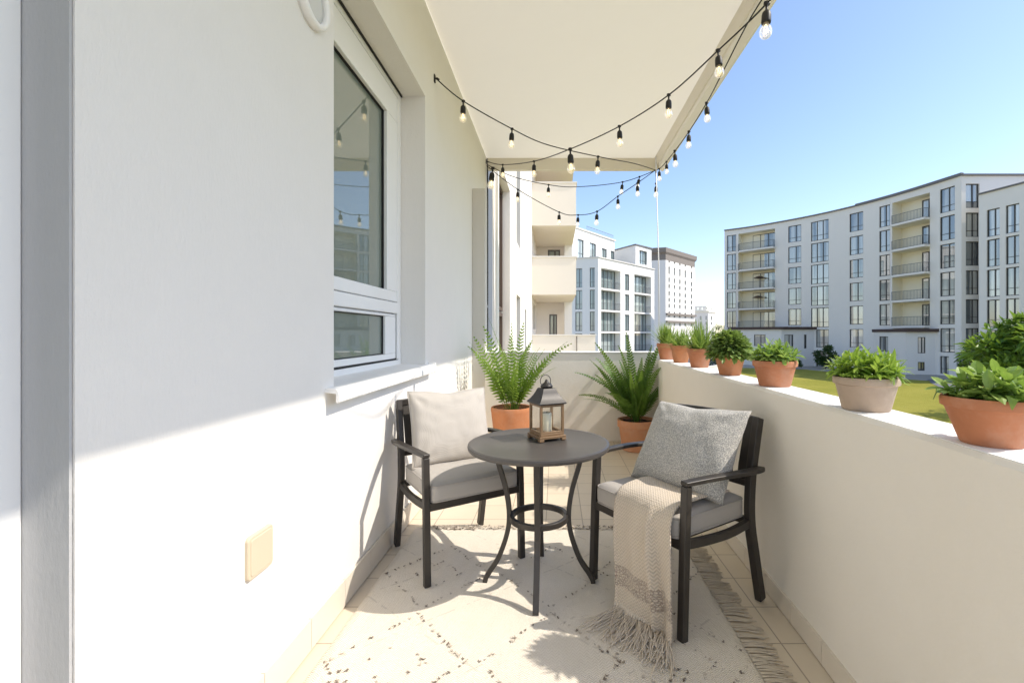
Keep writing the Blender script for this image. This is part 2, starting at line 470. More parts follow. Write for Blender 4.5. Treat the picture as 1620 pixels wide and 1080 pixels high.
# ------------------------------------------------------------------ own balcony
H = 1.28
wall = thing('apartment_wall', 'tall white plastered apartment wall with a recessed window on the left of the balcony', 'wall', (-1.0, 3.8, 0))
mb = MB()
wp = Path([(-1.145, .96), (-1.0, .96), (-1.0, 6.72)], 1)
facade(mb, wp, -.02, 3.87, [(.145 + 2.08 - .96, .145 + 3.54 - .96, 1.035, 3.10, .215, None)])
mb.xform(Matrix.Translation((1.0, -3.8, 0)))
o = mb.build('plaster', M['wall'], wall, fix=False)
# thin sheet over the reveal beside the balcony door, its shade painted grey
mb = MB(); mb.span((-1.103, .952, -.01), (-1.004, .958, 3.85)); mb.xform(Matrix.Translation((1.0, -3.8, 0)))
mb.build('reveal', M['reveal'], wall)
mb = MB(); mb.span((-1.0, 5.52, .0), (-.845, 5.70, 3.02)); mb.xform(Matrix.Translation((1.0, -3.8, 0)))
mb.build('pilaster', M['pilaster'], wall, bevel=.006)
# plaster wall continues behind the camera so that the balcony is closed there
# skirting tiles of the left wall
mb = MB(); y = .965; k = 0
while y < 5.5:
    y1 = min(y + .30, 5.5)
    mb.span((-.999, y + .0015, .006), (-.986, y1 - .0015, .13)); y = y1
mb.xform(Matrix.Translation((1.0, -3.8, 0)))
sk = mb.build('skirting_tiles', M['skirt'], wall, bevel=.0015)
# window: plane x = -1.2
w = MB(); X0 = -1.2
def wbox(mb, ya, yb, za, zb, xa, xb): mb.span((xa, ya, za), (xb, yb, zb))
def frame_rect(mb, ya, yb, za, zb, t, xa, xb, tb=None):
    tb = tb or t
    wbox(mb, ya, yb, za, za + tb, xa, xb); wbox(mb, ya, yb, zb - t, zb, xa, xb)
    wbox(mb, ya, ya + t, za + tb, zb - t, xa, xb); wbox(mb, yb - t, yb, za + tb, zb - t, xa, xb)
T = Matrix.Translation((1.0, -3.8, 0))
def wpart(mb, name, mt, par, bevel=0, sm=False):
    mb.xform(T); return mb.build(name, mt, par, sm, bevel)
mb = MB(); frame_rect(mb, 2.085, 3.535, 1.04, 3.095, .045, -1.27, -1.185)
win = wpart(mb, 'window', M['pvc'], wall, .003)
mb = MB(); frame_rect(mb, 2.128, 3.492, 1.083, 3.052, .016, -1.262, -1.192)
wpart(mb, 'gasket', M['gasket'], win)
mb = MB()
def sashr(za, zb, ta, tb, x1):
    wbox(mb, 2.144, 3.425, za, za + ta, -1.262, x1); wbox(mb, 2.144, 3.425, zb - tb, zb, -1.262, x1)
    wbox(mb, 2.144, 2.25, za + ta, zb - tb, -1.262, x1); wbox(mb, 3.225, 3.425, za + ta, zb - tb, -1.262, x1)
sashr(1.515, 3.035, .075, .195, -1.176)
sashr(1.098, 1.425, .04, .02, -1.188)
wbox(mb, 2.144, 3.425, 1.43, 1.51, -1.262, -1.170)
wbox(mb, 3.452, 3.495, 1.09, 3.045, -1.262, -1.182)
wpart(mb, 'sash', M['pvc'], win, .006)
mb = MB(); frame_rect(mb, 2.248, 3.227, 1.588, 2.842, .007, -1.236, -1.200); frame_rect(mb, 2.248, 3.227, 1.136, 1.407, .007, -1.236, -1.205)
wbox(mb, 3.427, 3.450, 1.09, 3.05, -1.262, -1.21)
wpart(mb, 'gasket', M['gasket'], win)
for za, zb in ((1.592, 2.838), (1.139, 1.404)):
    mb = MB(); mb.span((-1.222, 2.25, za), (-1.216, 3.225, zb)); wpart(mb, 'pane', M['pane_main'], win)
mb = MB(); wbox(mb, 2.085, 3.535, 3.088, 3.0995, -1.1835, -1.172); wpart(mb, 'drip_rail', M['gasket'], win)
# sill with a rolled front lip
mb = MB()
prof = [(-1.19, 1.052), (-.955, 1.042), (-.945, 1.036), (-.938, 1.02), (-.938, .985), (-.946, .978), (-.953, .984), (-.953, 1.02), (-1.0, 1.025), (-1.19, 1.032)]
mb.rings([[V((x, yy, z)) for x, z in prof] for yy in (2.0, 3.625)])
sill = wpart(mb, 'window_sill', M['sillm'], wall, .0015)
mb = MB(); mb.span((-1.185, 3.612, 1.0), (-.938, 3.63, 1.056)); wpart(mb, 'end_cap', M['sillm'], sill, .004)

# balcony door frame at the far left edge
door = thing('balcony_door', 'white balcony door jamb at the left edge beside the shaded reveal', 'door', (-1.17, .5, 0))
mb = MB(); mb.span((-1.24, .885, 0), (-1.1, .9515, 3.85)); mb.span((-1.24, .1, 2.52), (-1.1, .885, 3.85)); mb.span((-1.24, .02, 0), (-1.1, .1, 2.6))
mb.xform(Matrix.Translation((1.17, -.5, 0))); mb.build('frame', M['pvc'], door, bevel=.004)
mb = MB(); frame_rect(mb, .103, .882, .02, 2.517, .09, -1.225, -1.165); mb.xform(Matrix.Translation((1.17, -.5, 0))); lf = mb.build('door_leaf', M['pvc'], door, bevel=.004)
mb = MB(); mb.span((-1.2, .194, .112), (-1.194, .791, 2.426)); mb.xform(Matrix.Translation((1.17, -.5, 0))); mb.build('pane', M['pane_main'], lf)
# the wall behind the camera (off frame), carrying the door
mb = MB(); bp = Path([(-1.145, -2.2), (-1.145, .96)], 1)
facade(mb, bp, 0, 3.87, [(2.2 + .018, 2.2 + .958, -.0, 2.602, .1, None)])
mb.xform(T); mb.build('plaster', M['wall'], wall, fix=False)

lamp = thing('wall_lamp', 'round white ring-rimmed disc lamp high on the left wall', 'wall lamp', (-1.0, 1.875, H + 1.36))
ry = Matrix.Rotation(R(90), 4, 'Y')
mb = MB(); mb.lathe([(.085, .0), (.112, .0), (.112, .026), (.105, .034), (.092, .034), (.086, .024), (.086, .012)], 48, caps=False); mb.xform(ry)
mb.build('rim', M['pvc'], lamp, smooth=True)
mb = MB(); mb.lathe([(.0865, .001), (.0865, .014), (.06, .017), (.001, .018)], 48); mb.xform(ry); mb.build('diffuser', M['lampdisc'], lamp, smooth=True)

plate = thing('wall_socket_cover', 'square beige plastic cover plate low on the left wall', 'socket', (-1.0, 1.55, .55))
def rr_(w, h, r, x): return [V((x, sx * (w / 2 - r) + r * math.cos(R(a0 + 90 * k / 6)), sz * (h / 2 - r) + r * math.sin(R(a0 + 90 * k / 6)))) for sx, sz, a0 in ((1, 1, 0), (-1, 1, 90), (-1, -1, 180), (1, -1, 270)) for k in range(7)]
mb = MB(); mb.rings([rr_(.132, .142, .016, 0), rr_(.132, .142, .016, .008), rr_(.129, .139, .0145, .011), rr_(.124, .134, .012, .012)]); o = mb.build('cover', M['plate'], plate)
mb = MB(); mb.rings([rr_(.110, .120, .010, .0115), rr_(.110, .120, .010, .0135), rr_(.106, .116, .008, .0148)]); mb.build('flap', M['plate'], o)

# parapet: slightly curved, bends outward at the far corner
inner = [(.93, -1.6), (.95, 0), (.985, .97), (1.014, 1.28), (1.03, 1.6), (1.05, 2.05), (1.066, 3.07), (1.075, 4.0), (1.085, 4.75), (1.115, 5.0), (1.19, 5.28), (1.275, 5.5)]
inner = [(p.x, p.y) for p in catmull([(a, b, 0) for a, b in inner], 5)]
PX = lambda y: next(a[0] + (b[0] - a[0]) * (y - a[1]) / (b[1] - a[1]) for a, b in zip(inner, inner[1:]) if a[1] <= y <= b[1])
par = thing('balcony_parapet', 'solid cream rendered parapet wall carrying the row of potted plants on the right', 'parapet', (1.1, 3, 0))
T2 = Matrix.Translation((-1.1, -3, 0))
mb = MB(); TOP = 1.0; TH = .215
rings = []
for x, yy in inner: rings.append([V((x, yy, -.25)), V((x, yy, TOP - .012)), V((x + .012, yy, TOP)), V((x + TH - .012, yy, TOP)), V((x + TH, yy, TOP - .012)), V((x + TH, yy, -.25))])
mb.rings(rings); mb.xform(T2); mb.build('render', M['parapet'], par, bevel=0)
mb = MB(); rings = []
for x, yy in inner: rings.append([V((x + .016, yy, TOP - .02)), V((x + .016, yy, TOP + .003)), V((x + TH - .016, yy, TOP + .003)), V((x + TH - .016, yy, TOP - .02))])
mb.rings(rings); mb.xform(T2); mb.build('coping', M['parapet_top'], par)
mb = MB(); yy = .25
while yy < 5.1:
    y1 = yy + .256; n = 4
    ring = []
    for k in range(n + 1):
        q = yy + .0018 + (y1 - yy - .0036) * k / n; x = PX(q)
        ring.append([V((x + .001, q, .004)), V((x - .012, q, .004)), V((x - .012, q, .092)), V((x + .001, q, .092))])
    mb.rings(ring); yy = y1
mb.xform(T2); mb.build('skirting_tiles', M['skirt'], par)

back = thing('end_parapet', 'low rendered end wall closing the balcony behind the two floor ferns', 'parapet', (.2, 5.6, 0))
mb = MB(); mb.span((-.843, 5.5, -.25), (1.5, 5.68, 1.05)); mb.xform(Matrix.Translation((-.2, -5.6, 0))); mb.build('render', M['parapet'], back, bevel=.006)
mb = MB(); mb.span((-.843, 5.488, 1.052), (1.5, 5.69, 1.066)); mb.xform(Matrix.Translation((-.2, -5.6, 0))); mb.build('coping', M['parapet_top'], back, bevel=.003)

mb = MB(); mb.quad((-1.15, -2.2, 0), (1.35, -2.2, 0), (1.35, 5.6, 0), (-1.15, 5.6, 0)); fl = mb.build('balcony_floor', M['tiles']); struct(fl)
mb = MB(); mb.span((-1.15, -2.2, -.26), (1.34, 5.66, -.004)); fs = mb.build('balcony_slab', M['concrete']); struct(fs)

# canopy: cream soffit with a sloping edge board
can = thing('balcony_awning', 'flat cream fabric awning with sloping edge boards above the balcony', 'awning', (.2, 3, 3.83))
T3 = Matrix.Translation((-.2, -3, -3.83))
def cpart(mb, name, mt, bevel=0): mb.xform(T3); return mb.build(name, mt, can, bevel=bevel)
mb = MB(); mb.grid(lambda u, v: (-.999 + 2.44 * u, -2.2 + 8.915 * v, 3.83), 6, 16); cpart(mb, 'fabric', M['canopy'])
mb = MB()
pr = [(1.432, 3.828), (1.452, 3.80), (1.475, 3.735), (1.49, 3.735), (1.47, 3.83)]
mb.rings([[V((x, yy, z)) for x, z in pr] for yy in (-2.2, 6.70)]); cpart(mb, 'edge_channel', M['fascia'])
mb = MB()
pr = [(1.487, 3.74), (1.50, 3.70), (1.548, 3.672), (1.565, 3.66), (1.585, 3.67), (1.585, 3.86), (1.487, 3.86)]
mb.rings([[V((x, yy, z)) for x, z in pr] for yy in (-2.2, 6.78)]); cpart(mb, 'edge_board', M['fascia_light'])
mb = MB(); mb.span((-.985, 6.70, 3.665), (1.486, 6.775, 3.86)); cpart(mb, 'front_board', M['fascia'])

pole = thing('awning_cord', 'thin white vertical rod from canopy corner down to the parapet corner', 'rod', (1.26, 5.62, 1.066))
mb = MB(); mb.tube([(0, 0, 0), (.0, .0, .9), (.09, .6, 2.6)], .0075, 8); mb.build('rod', M['wire_white'], pole, smooth=True)

# ------------------------------------------------------------------ string lights
def clear_bulb(mb, p, s=1.0, tilt=V((0, 0, 0))):
    pass
def string(name_label, nodes, bulbs, hooks=()):
    """nodes: cable control points; bulbs: (point, size, (tilt x, tilt y)) hung under the cable"""
    base = V(nodes[0])
    t = thing('string_lights', name_label, 'string lights', base, 0, 'festoon string lights over the balcony')
    mb = MB(); mb.tube([p - base for p in catmull(nodes, 10)], .0052, 7); mb.build('cable', M['socketb'], t, smooth=True)
    for h in hooks:
        mb = MB(); h = V(h) - base; mb.span(h + V((-.012, -.016, -.032)), h + V((.004, .016, .032))); mb.tube([h, h + V((.02, .004, .004)), h + V((.034, .01, -.006))], .008, 8)
        mb.build('wall_hook', M['socketb'], t, bevel=.003)
    for p, s, ti in bulbs:
        p = V(p) - base
        rot = Matrix.Rotation(ti[0], 4, 'X') @ Matrix.Rotation(ti[1], 4, 'Y')
        X = Matrix.Translation(p) @ rot
        mb = MB()
        mb.lathe([(.0001, .011 * s), (.010 * s, .009 * s), (.012 * s, -.004 * s), (.007 * s, -.012 * s), (.006 * s, -.034 * s), (.013 * s, -.040 * s), (.020 * s, -.048 * s), (.0225 * s, -.062 * s), (.0235 * s, -.094 * s), (.022 * s, -.103 * s), (.017 * s, -.104 * s), (.0001, -.104 * s)], 16)
        mb.box((0, 0, 0), (.028 * s, .012 * s, .016 * s))
        mb.xform(X); so = mb.build('bulb_socket', M['socketb'], t, smooth=True)
        mb = MB()
        mb.lathe([(.014 * s, -.1035 * s), (.0165 * s, -.112 * s), (.026 * s, -.126 * s), (.031 * s, -.143 * s), (.029 * s, -.160 * s), (.020 * s, -.174 * s), (.008 * s, -.180 * s), (.0003, -.181 * s)], 18, caps=False)
        for a in range(4):
            an = a * math.pi / 2 + .4
            mb.tube([(.003 * s * math.cos(an), .003 * s * math.sin(an), -.108 * s), (.011 * s * math.cos(an), .011 * s * math.sin(an), -.130 * s), (.009 * s * math.cos(an + .7), .009 * s * math.sin(an + .7), -.152 * s)], .0011 * s, 4, m=1)
        mb.xform(X); mb.build('bulb', [M['bulb'], M['filament']], so, smooth=True, fix=False)
    return t
Bk = (-.99, 6.62, H + 2.47)
Ck = (1.44, 6.66, H + 2.36)
rr = random.Random(5)
ti = lambda: (rr.uniform(-.06, .06), rr.uniform(-.06, .06))
string('festoon cord from the hook near the window head to the far canopy corner',
       [(-.985, 3.80, H + 2.10), (-.79, 3.95, H + 1.99), (-.406, 4.3, H + 1.908), (-.088, 4.6, H + 1.885), (.46, 5.0, H + 1.918), (.98, 5.75, H + 2.12), Ck],
       [((-.79, 3.95, H + 1.99), 1.0, ti()), ((-.406, 4.3, H + 1.908), 1.0, ti()), ((.46, 5.0, H + 1.918), 1.05, ti())],
       [(-.994, 3.80, H + 2.10)])
string('festoon cord swooping from the far left corner to the near right with the largest bulb',
       [Bk, (-.71, 6.2, H + 2.27), (-.247, 5.3, H + 1.98), (.142, 4.5, H + 1.80), (.553, 4.0, H + 1.797), (.858, 3.5, H + 1.81), (1.056, 3.0, H + 1.84), (1.19, 2.6, H + 1.86), (1.33, 2.2, H + 1.95), (1.47, 1.5, H + 2.34)],
       [((-.71, 6.2, H + 2.27), 1.0, ti()), ((-.247, 5.3, H + 1.98), 1.0, ti()), ((.142, 4.5, H + 1.80), 1.3, ti()), ((.553, 4.0, H + 1.797), 1.0, ti()), ((.858, 3.5, H + 1.81), .98, ti()), ((1.056, 3.0, H + 1.84), 1.0, ti()), ((1.19, 2.6, H + 1.86), 1.12, ti())],
       [(-.996, 6.62, H + 2.47)])
string('festoon cord running along the canopy edge board at the right',
       [Ck, (1.425, 6.2, H + 2.24), (1.434, 5.6, H + 2.20), (1.445, 5.0, H + 2.19), (1.44, 4.4, H + 2.20), (1.43, 4.0, H + 2.23), (1.46, 3.5, H + 2.36), (1.50, 3.15, H + 2.42)],
       [((1.425, 6.35, H + 2.27), .95, ti()), ((1.43, 5.95, H + 2.22), .9, ti()), ((1.434, 5.55, H + 2.20), 1.1, ti()), ((1.445, 5.0, H + 2.19), 1.05, ti()), ((1.44, 4.4, H + 2.20), 1.05, ti())])
string('shallow festoon cord at the far end with a flatter sag',
       [(-.985, 6.64, H + 2.43), (-.60, 6.62, H + 2.25), (-.1, 6.6, H + 2.13), (.30, 6.6, H + 2.10), (.958, 6.6, H + 2.17), (1.44, 6.6, H + 2.34)],
       [((-.1, 6.6, H + 2.13), 1.0, ti()), ((.958, 6.6, H + 2.17), 1.0, (0, .12)), ((1.20, 6.6, H + 2.245), 1.0, (0, .2)), ((-.9, 6.62, H + 2.375), 1.7, (0, .12))])
string('deepest hanging festoon cord at the far end, lowest in the middle',
       [(-.985, 6.6, H + 2.40), (-.53, 6.5, H + 2.03), (.05, 6.45, H + 1.70), (.315, 6.45, H + 1.66), (.58, 6.45, H + 1.71), (.87, 6.45, H + 1.92), (1.15, 6.5, H + 2.12), (1.42, 6.58, H + 2.33)],
       [((-.53, 6.5, H + 2.03), 1.0, ti()), ((.05, 6.45, H + 1.70), 1.0, ti()), ((.315, 6.45, H + 1.66), .95, ti()), ((.58, 6.45, H + 1.71), 1.1, ti()), ((.87, 6.45, H + 1.92), 1.0, ti()), ((1.15, 6.5, H + 2.12), 1.05, ti())])
string('short festoon drop hanging straight down from the canopy corner',
       [(1.425, 6.6, H + 2.34), (1.427, 6.56, H + 2.22), (1.425, 6.55, H + 2.10)], [((1.425, 6.55, H + 2.13), 1.1, (0, 0))])
# ------------------------------------------------------------------ rug
RX0, RX1, RY0, RY1 = -.925, .772, .95, 3.05
rug = thing('rug', 'cream woven rug with dark tufted diamonds and side fringe under the table', 'rug', (0, 2, 0))
rng = random.Random(11)
mb = MB()
def rugp(u, v):
    x = RX0 + (RX1 - RX0) * u; y = RY0 + (RY1 - RY0) * v
    e = min(u, 1 - u, v, 1 - v)
    z = .013 + .0035 * noise.noise(V((x * 5, y * 5, 1))) + .002 * noise.noise(V((x * 17, y * 17, 4)))
    if e <= 0: z = .003
    x += .006 * noise.noise(V((0, y * 4, 3))) * (1 if u in (0, 1) else 0)
    return (x, y - 2, z)
mb.grid(rugp, 70, 86)
mb.build('woven_field', M['rug'], rug, smooth=True, fix=False)
def rugz(x, y): return .0145 + .0035 * noise.noise(V((x * 5, y * 5, 1)))
def tuft(mb, x, y, s, m=0):
    n = rng.randint(3, 4)
    for k in range(n):
        a = rng.uniform(0, 6.283); l = s * rng.uniform(.7, 1.3); q = V((x + rng.uniform(-.3, .3) * s, y - 2 + rng.uniform(-.3, .3) * s, rugz(x, y)))
        d = V((math.cos(a), math.sin(a), 0)); w = V((-d.y, d.x, 0)) * s * .28
        tip = q + d * l * .8 + V((0, 0, s * .5))
        mb.quad(q - w - d * l * .3, q + w - d * l * .3, tip + w * .6, tip - w * .6, m=m)
        mb.quad(q - w + V((0, 0, s * .3)), q + w + V((0, 0, s * .3)), tip + w + d * .2 * s, tip - w + d * .2 * s, m=m)
mb = MB()
def line(a, b, step=.022, s=.0085, skip=.25, jit=.005, m=0):
    a = V(a); b = V(b); n = int((b - a).length / step)
    for i in range(n + 1):
        if rng.random() < skip: continue
        p = a.lerp(b, i / max(n, 1)); tuft(mb, p.x + rng.uniform(-jit, jit), p.y + rng.uniform(-jit, jit), s * rng.uniform(.7, 1.25), m if rng.random() < .5 else 1 - m)
def diamond(cx, cy, rx, ry, **k):
    P = [(cx - rx, cy), (cx, cy + ry), (cx + rx, cy), (cx, cy - ry)]
    for i in range(4): line(P[i], P[(i + 1) % 4], **k)
for cy in (1.12, 1.78, 2.44):
    for cx in (-.62, -.02, .5):
        diamond(cx, cy + (.0 if cx < 0 else .03), .27, .31, skip=.45, s=.0080)
        if cx != -.02: diamond(cx, cy, .12, .13, skip=.55, s=.0070)
for i in range(8):                                  # dotted chevrons near the viewer
    for j in range(3): tuft(mb, -.84 + .018 * i + .028 * j, 1.72 - .052 * i + .006 * j, .009)
    for j in range(2): tuft(mb, .34 + .022 * i - .03 * j, 1.50 + .032 * i + .02 * j, .009)
mb.build('pattern_tufts', [M['tuft'], M['tuft2']], rug, fix=False)
mb = MB()                                           # pile border at the far end
for i in range(190):
    x = RX0 + .06 + (RX1 - RX0 - .08) * i / 190
    for r in range(2):
        if rng.random() < .35: continue
        tuft(mb, x + rng.uniform(-.006, .006), RY1 - .02 - .032 * r + rng.uniform(-.01, .01), .011, 1 if rng.random() < .7 else 0)
mb.build('end_pile', [M['tuft'], M['tuft2']], rug, fix=False)
mb = MB(); y = RY0
while y < RY1 - .01:
    for k in range(4):
        yy = y + rng.uniform(-.004, .004); L = rng.uniform(.075, .125); sl = rng.uniform(-.35, .05); z0 = .010
        p0 = V((RX1 - .006, yy - 2, z0)); p3 = V((RX1 + L, yy - 2 + sl * L * .7 + rng.uniform(-.01, .01), .0035 + rng.uniform(0, .004)))
        mid = p0.lerp(p3, .45) + V((0, rng.uniform(-.006, .006), .004))
        mb.tube(catmull([p0, mid, p3], 3), lambda t: .0030 * (1 - .35 * t), 5)
    y += .0165 if rng.random() < .9 else .03
mb.build('fringe', M['rugyarn'], rug, smooth=True, fix=False)

# ------------------------------------------------------------------ bistro table
tb = thing('bistro_table', 'round dark metal bistro table with curved legs between the two chairs', 'table', (-.085, 2.36, .012))
mb = MB(); zt = .716
mb.lathe([(.0, zt - .02), (.335, zt - .02), (.340, zt - .026), (.352, zt - .026), (.358, zt - .020), (.360, zt - .010), (.358, zt - .001), (.351, zt + .002), (.342, zt + .001), (.338, zt - .001), (.0, zt - .001)], 96, caps=False)
mb.build('tabletop', M['tabletop'], tb, smooth=True).modifiers.new('edge', 'EDGE_SPLIT').split_angle = R(40)
prof = catmull([(.225, zt - .022, 0), (.205, .60, 0), (.168, .47, 0), (.152, .35, 0), (.163, .25, 0), (.205, .13, 0), (.252, .055, 0), (.272, .02, 0), (.276, 0, 0)], 5)
for k in range(4):
    a = R(-91 + 90 * k); mb = MB()
    pts = [V((p.x * math.cos(a), p.x * math.sin(a), p.y)) for p in prof]
    rad = V((math.cos(a), math.sin(a), 0))
    mb.bar(pts, .028, .024, up=rad)
    mb.build('leg', M['darkmetal'], tb, bevel=.005)
mb = MB(); mb.bar([V((.139 * math.cos(2 * math.pi * k / 64), .139 * math.sin(2 * math.pi * k / 64), .335)) for k in range(64)], .022, .030, closed=True)
mb.build('foot_ring', M['darkmetal'], tb, bevel=.004)

# ------------------------------------------------------------------ chairs
def rounded(mb, w, d, h, r, c, seed, puff=.012, n=22):
    """soft box cushion: superellipsoid-like grid on a cube"""
    bm = bmesh.new(); bmesh.ops.create_cube(bm, size=1.0)
    bmesh.ops.subdivide_edges(bm, edges=bm.edges, cuts=n, use_grid_fill=True)
    n0 = len(mb.v); idx = {}
    for v in bm.verts:
        p = V((v.co.x * w, v.co.y * d, v.co.z * h))
        q = V((max(-w / 2 + r, min(w / 2 - r, p.x)), max(-d / 2 + r, min(d / 2 - r, p.y)), max(-h / 2 + r, min(h / 2 - r, p.z))))
        dd = p - q
        if dd.length > 1e-9: p = q + dd.normalized() * r
        ux, uy = v.co.x * 2, v.co.y * 2
        dome = (1 - ux ** 4) * (1 - uy ** 4)
        if v.co.z > 0: p.z += puff * dome
        p += V((0, -1 if p.y < 0 else 1, 0)) * .006 * (1 - ux ** 4) * (1 - (v.co.z * 2) ** 2)
        wv = noise.noise(V((p.x * 9 + seed, p.y * 9, p.z * 9))) * .003
        p.z += wv; p.y += wv * .6
        idx[v.index] = len(mb.v); mb.v.append(p + V(c))
    for f in bm.faces: mb.f.append(tuple(idx[v.index] for v in f.verts)); mb.m.append(0)
    bm.free()

def loop_rect(w, d, r, z, n=6):
    pts = []
    for cx, cy, a0 in ((w / 2 - r, d / 2 - r, 0), (-w / 2 + r, d / 2 - r, 90), (-w / 2 + r, -d / 2 + r, 180), (w / 2 - r, -d / 2 + r, 270)):
        for k in range(n + 1):
            a = R(a0 + 90 * k / n); pts.append(V((cx + r * math.cos(a), cy + r * math.sin(a), z)))
    return pts

def make_chair(label, loc, rz):
    t = thing('patio_armchair', label, 'armchair', loc, rz, 'dark metal patio armchairs')
    dm = M['darkmetal']; W = .272
    for s in (-1, 1):
        mb = MB(); mb.bar([(s * W, -.262, 0), (s * W, -.248, .40), (s * W, -.236, .640)], .034, .034, up=(0, 1, 0)); mb.build('leg', dm, t, bevel=.005)
        mb = MB(); mb.bar(catmull([(s * W, .295, 0), (s * W, .245, .22), (s * (W - .002), .212, .40), (s * (W - .004), .222, .58), (s * (W - .008), .262, .74), (s * (W - .012), .300, .868)], 5), .032, .046, up=(0, 1, 0)); mb.build('leg', dm, t, bevel=.005)
        # arm: flat bar, bowed outward, running past the back post
        mb = MB(); pts = catmull([(s * (W + .008), .285, .632), (s * (W + .030), .20, .640), (s * (W + .034), .05, .650), (s * (W + .020), -.12, .655), (s * W, -.255, .652)], 6)
        def prof(i, tt, s=s):
            w_ = .050 - .012 * tt if tt > .12 else .034 + .13 * tt
            return [(-w_ / 2, -.010), (w_ / 2, -.010), (w_ / 2, .010), (-w_ / 2, .010)]
        mb.sweep(pts, prof); mb.build('armrest', dm, t, bevel=.005)
        mb = MB(); mb.bar(catmull([(s * (W - .002), .215, .388), (s * W, .05, .375), (s * W, -.12, .384), (s * W, -.248, .400)], 5), .024, .038); mb.build('side_rail', dm, t, bevel=.004)
    mb = MB(); mb.bar([(-W, -.249, .392), (W, -.249, .392)], .026, .042); mb.build('front_rail', dm, t, bevel=.004)
    mb = MB(); mb.bar([(-W, .210, .39), (W, .210, .39)], .026, .036); mb.build('rear_rail', dm, t, bevel=.004)
    mb = MB(); mb.bar(catmull([(-W + .012, .298, .852), (-.1, .312, .858), (.1, .312, .858), (W - .012, .298, .852)], 5), .024, .036); mb.build('top_rail', dm, t, bevel=.004)
    mb = MB(); mb.bar([(-W + .01, .232, .56), (W - .01, .232, .56)], .018, .030); mb.build('lower_back_rail', dm, t, bevel=.003)
    for k in range(7):
        x = -.216 + .072 * k; mb = MB(); mb.bar([(x, .234, .570), (x, .246, .64), (x, .268, .72), (x, .303, .84)], .044, .010, up=(0, 1, 0)); mb.build('back_slat', dm, t, bevel=.003)
    mb = MB()
    for k in range(6): mb.bar([(-.215 + .086 * k, -.24, .396), (-.215 + .086 * k, .2, .394)], .03, .008)
    mb.build('seat_slats', dm, t)
    mb = MB(); rounded(mb, .505, .475, .105, .030, (0, -.03, .4545), 3.0)
    cu = mb.build('seat_cushion', M['seatfab'], t, smooth=True)
    mb = MB()
    for z in (.494, .416): mb.tube([p + V((0, -.03, 0)) for p in loop_rect(.500, .474, .034, z)], .0042, 6, closed=True)
    mb.build('piping', M['piping'], cu, smooth=True)
    return t
ch1 = make_chair('dark metal armchair with plain beige back cushion against the left wall', (-.565, 2.685, .012), R(33.9))
ch2 = copy_tree(ch1); ch2.scale = (1.08, 1, 1); ch2.location = (.577, 2.30, .006); ch2.rotation_euler = (0, 0, R(-55.9))
ch2['label'] = 'dark metal armchair with grey tweed pillow and throw beside the parapet'

def pillow(mb, w, h, t, seed, chop=0., n=40, pinch=.05, wr=1.0):
    def pt(u, v, side):
        U, Vv = u * 2 - 1, v * 2 - 1
        x = U * w / 2 * (1 - pinch * (1 - Vv * Vv) * abs(U) ** 3)
        y = Vv * h / 2 * (1 - pinch * (1 - U * U) * abs(Vv) ** 3)
        y -= chop * math.exp(-(U / .32) ** 2) * max(0, Vv) ** 3
        k = max(0, (1 - abs(U) ** 2.6) * (1 - abs(Vv) ** 2.6))
        z = t / 2 * k ** .52
        # radiating creases from the corners and soft dents
        r = 0
        for cx in (-1, 1):
            for cy in (-1, 1):
                dx, dy = U - cx, Vv - cy; d = math.hypot(dx, dy); a = math.atan2(dy, dx)
                r += .010 * math.sin(a * 9 + seed + cx) * math.exp(-(d / .55) ** 2) * min(1, d * 3)
        r += .010 * noise.noise(V((U * 1.7 + seed, Vv * 1.7, side))) + .004 * noise.noise(V((U * 4.5 + seed, Vv * 4.5, side)))
        ca = math.exp(-((U - .05 + Vv * .08) / .07) ** 2) * max(0, Vv) ** 2
        r -= chop * .32 * ca
        z += wr * r * min(1, k * 3)
        return V((x, y, z * side))
    mb.grid(lambda u, v: pt(u, v, 1), n, n); mb.grid(lambda u, v: pt(u, v, -1), n, n, flip=True)
    return pt
def make_pillow(name, label, cat, mt, pm, w, h, t, M4, seed, chop, **k):
    o = thing(name, label, cat, M4.to_translation()); o.rotation_euler = M4.to_euler()
    mb = MB(); pt = pillow(mb, w, h, t, seed, chop, **k)
    mb.build('cushion_cover', mt, o, smooth=True, weld=True, fix=False)
    edge = [(i / 30, 0) for i in range(30)] + [(1, i / 30) for i in range(30)] + [(1 - i / 30, 1) for i in range(30)] + [(0, 1 - i / 30) for i in range(30)]
    if pm:
        mb = MB(); mb.tube([V(pt(u, v, 1)) for u, v in edge], .0042, 6, closed=True); mb.build('piping', pm, o, smooth=True)
    return o
def seat_M(ch_loc, rz, lx, ly, lz, tilt, roll=0, yaw=0):
    # pillow local: x across, y up, z out of the front face
    base = Matrix.Translation(ch_loc) @ Matrix.Rotation(rz, 4, 'Z') @ Matrix.Translation((lx, ly, lz))
    return base @ Matrix.Rotation(yaw, 4, 'Z') @ Matrix.Rotation(R(90) - tilt, 4, 'X') @ Matrix.Rotation(roll, 4, 'Z')
make_pillow('back_cushion', 'plain beige linen cushion leaning on the back of the left armchair', 'cushion', M['linen'], M['linen'], .49, .44, .15,
            seat_M((-.565, 2.685, .012), R(33.9), .0, .122, .715, R(17), R(-1)), 1.3, .016)
make_pillow('tweed_pillow', 'grey speckled tweed pillow leaning in the right armchair', 'pillow', M['tweed'], None, .565, .455, .17,
            seat_M((.577, 2.30, .006), R(-55.9), .035, .075, .712, R(32), R(2)), 4.1, .012, pinch=.06)

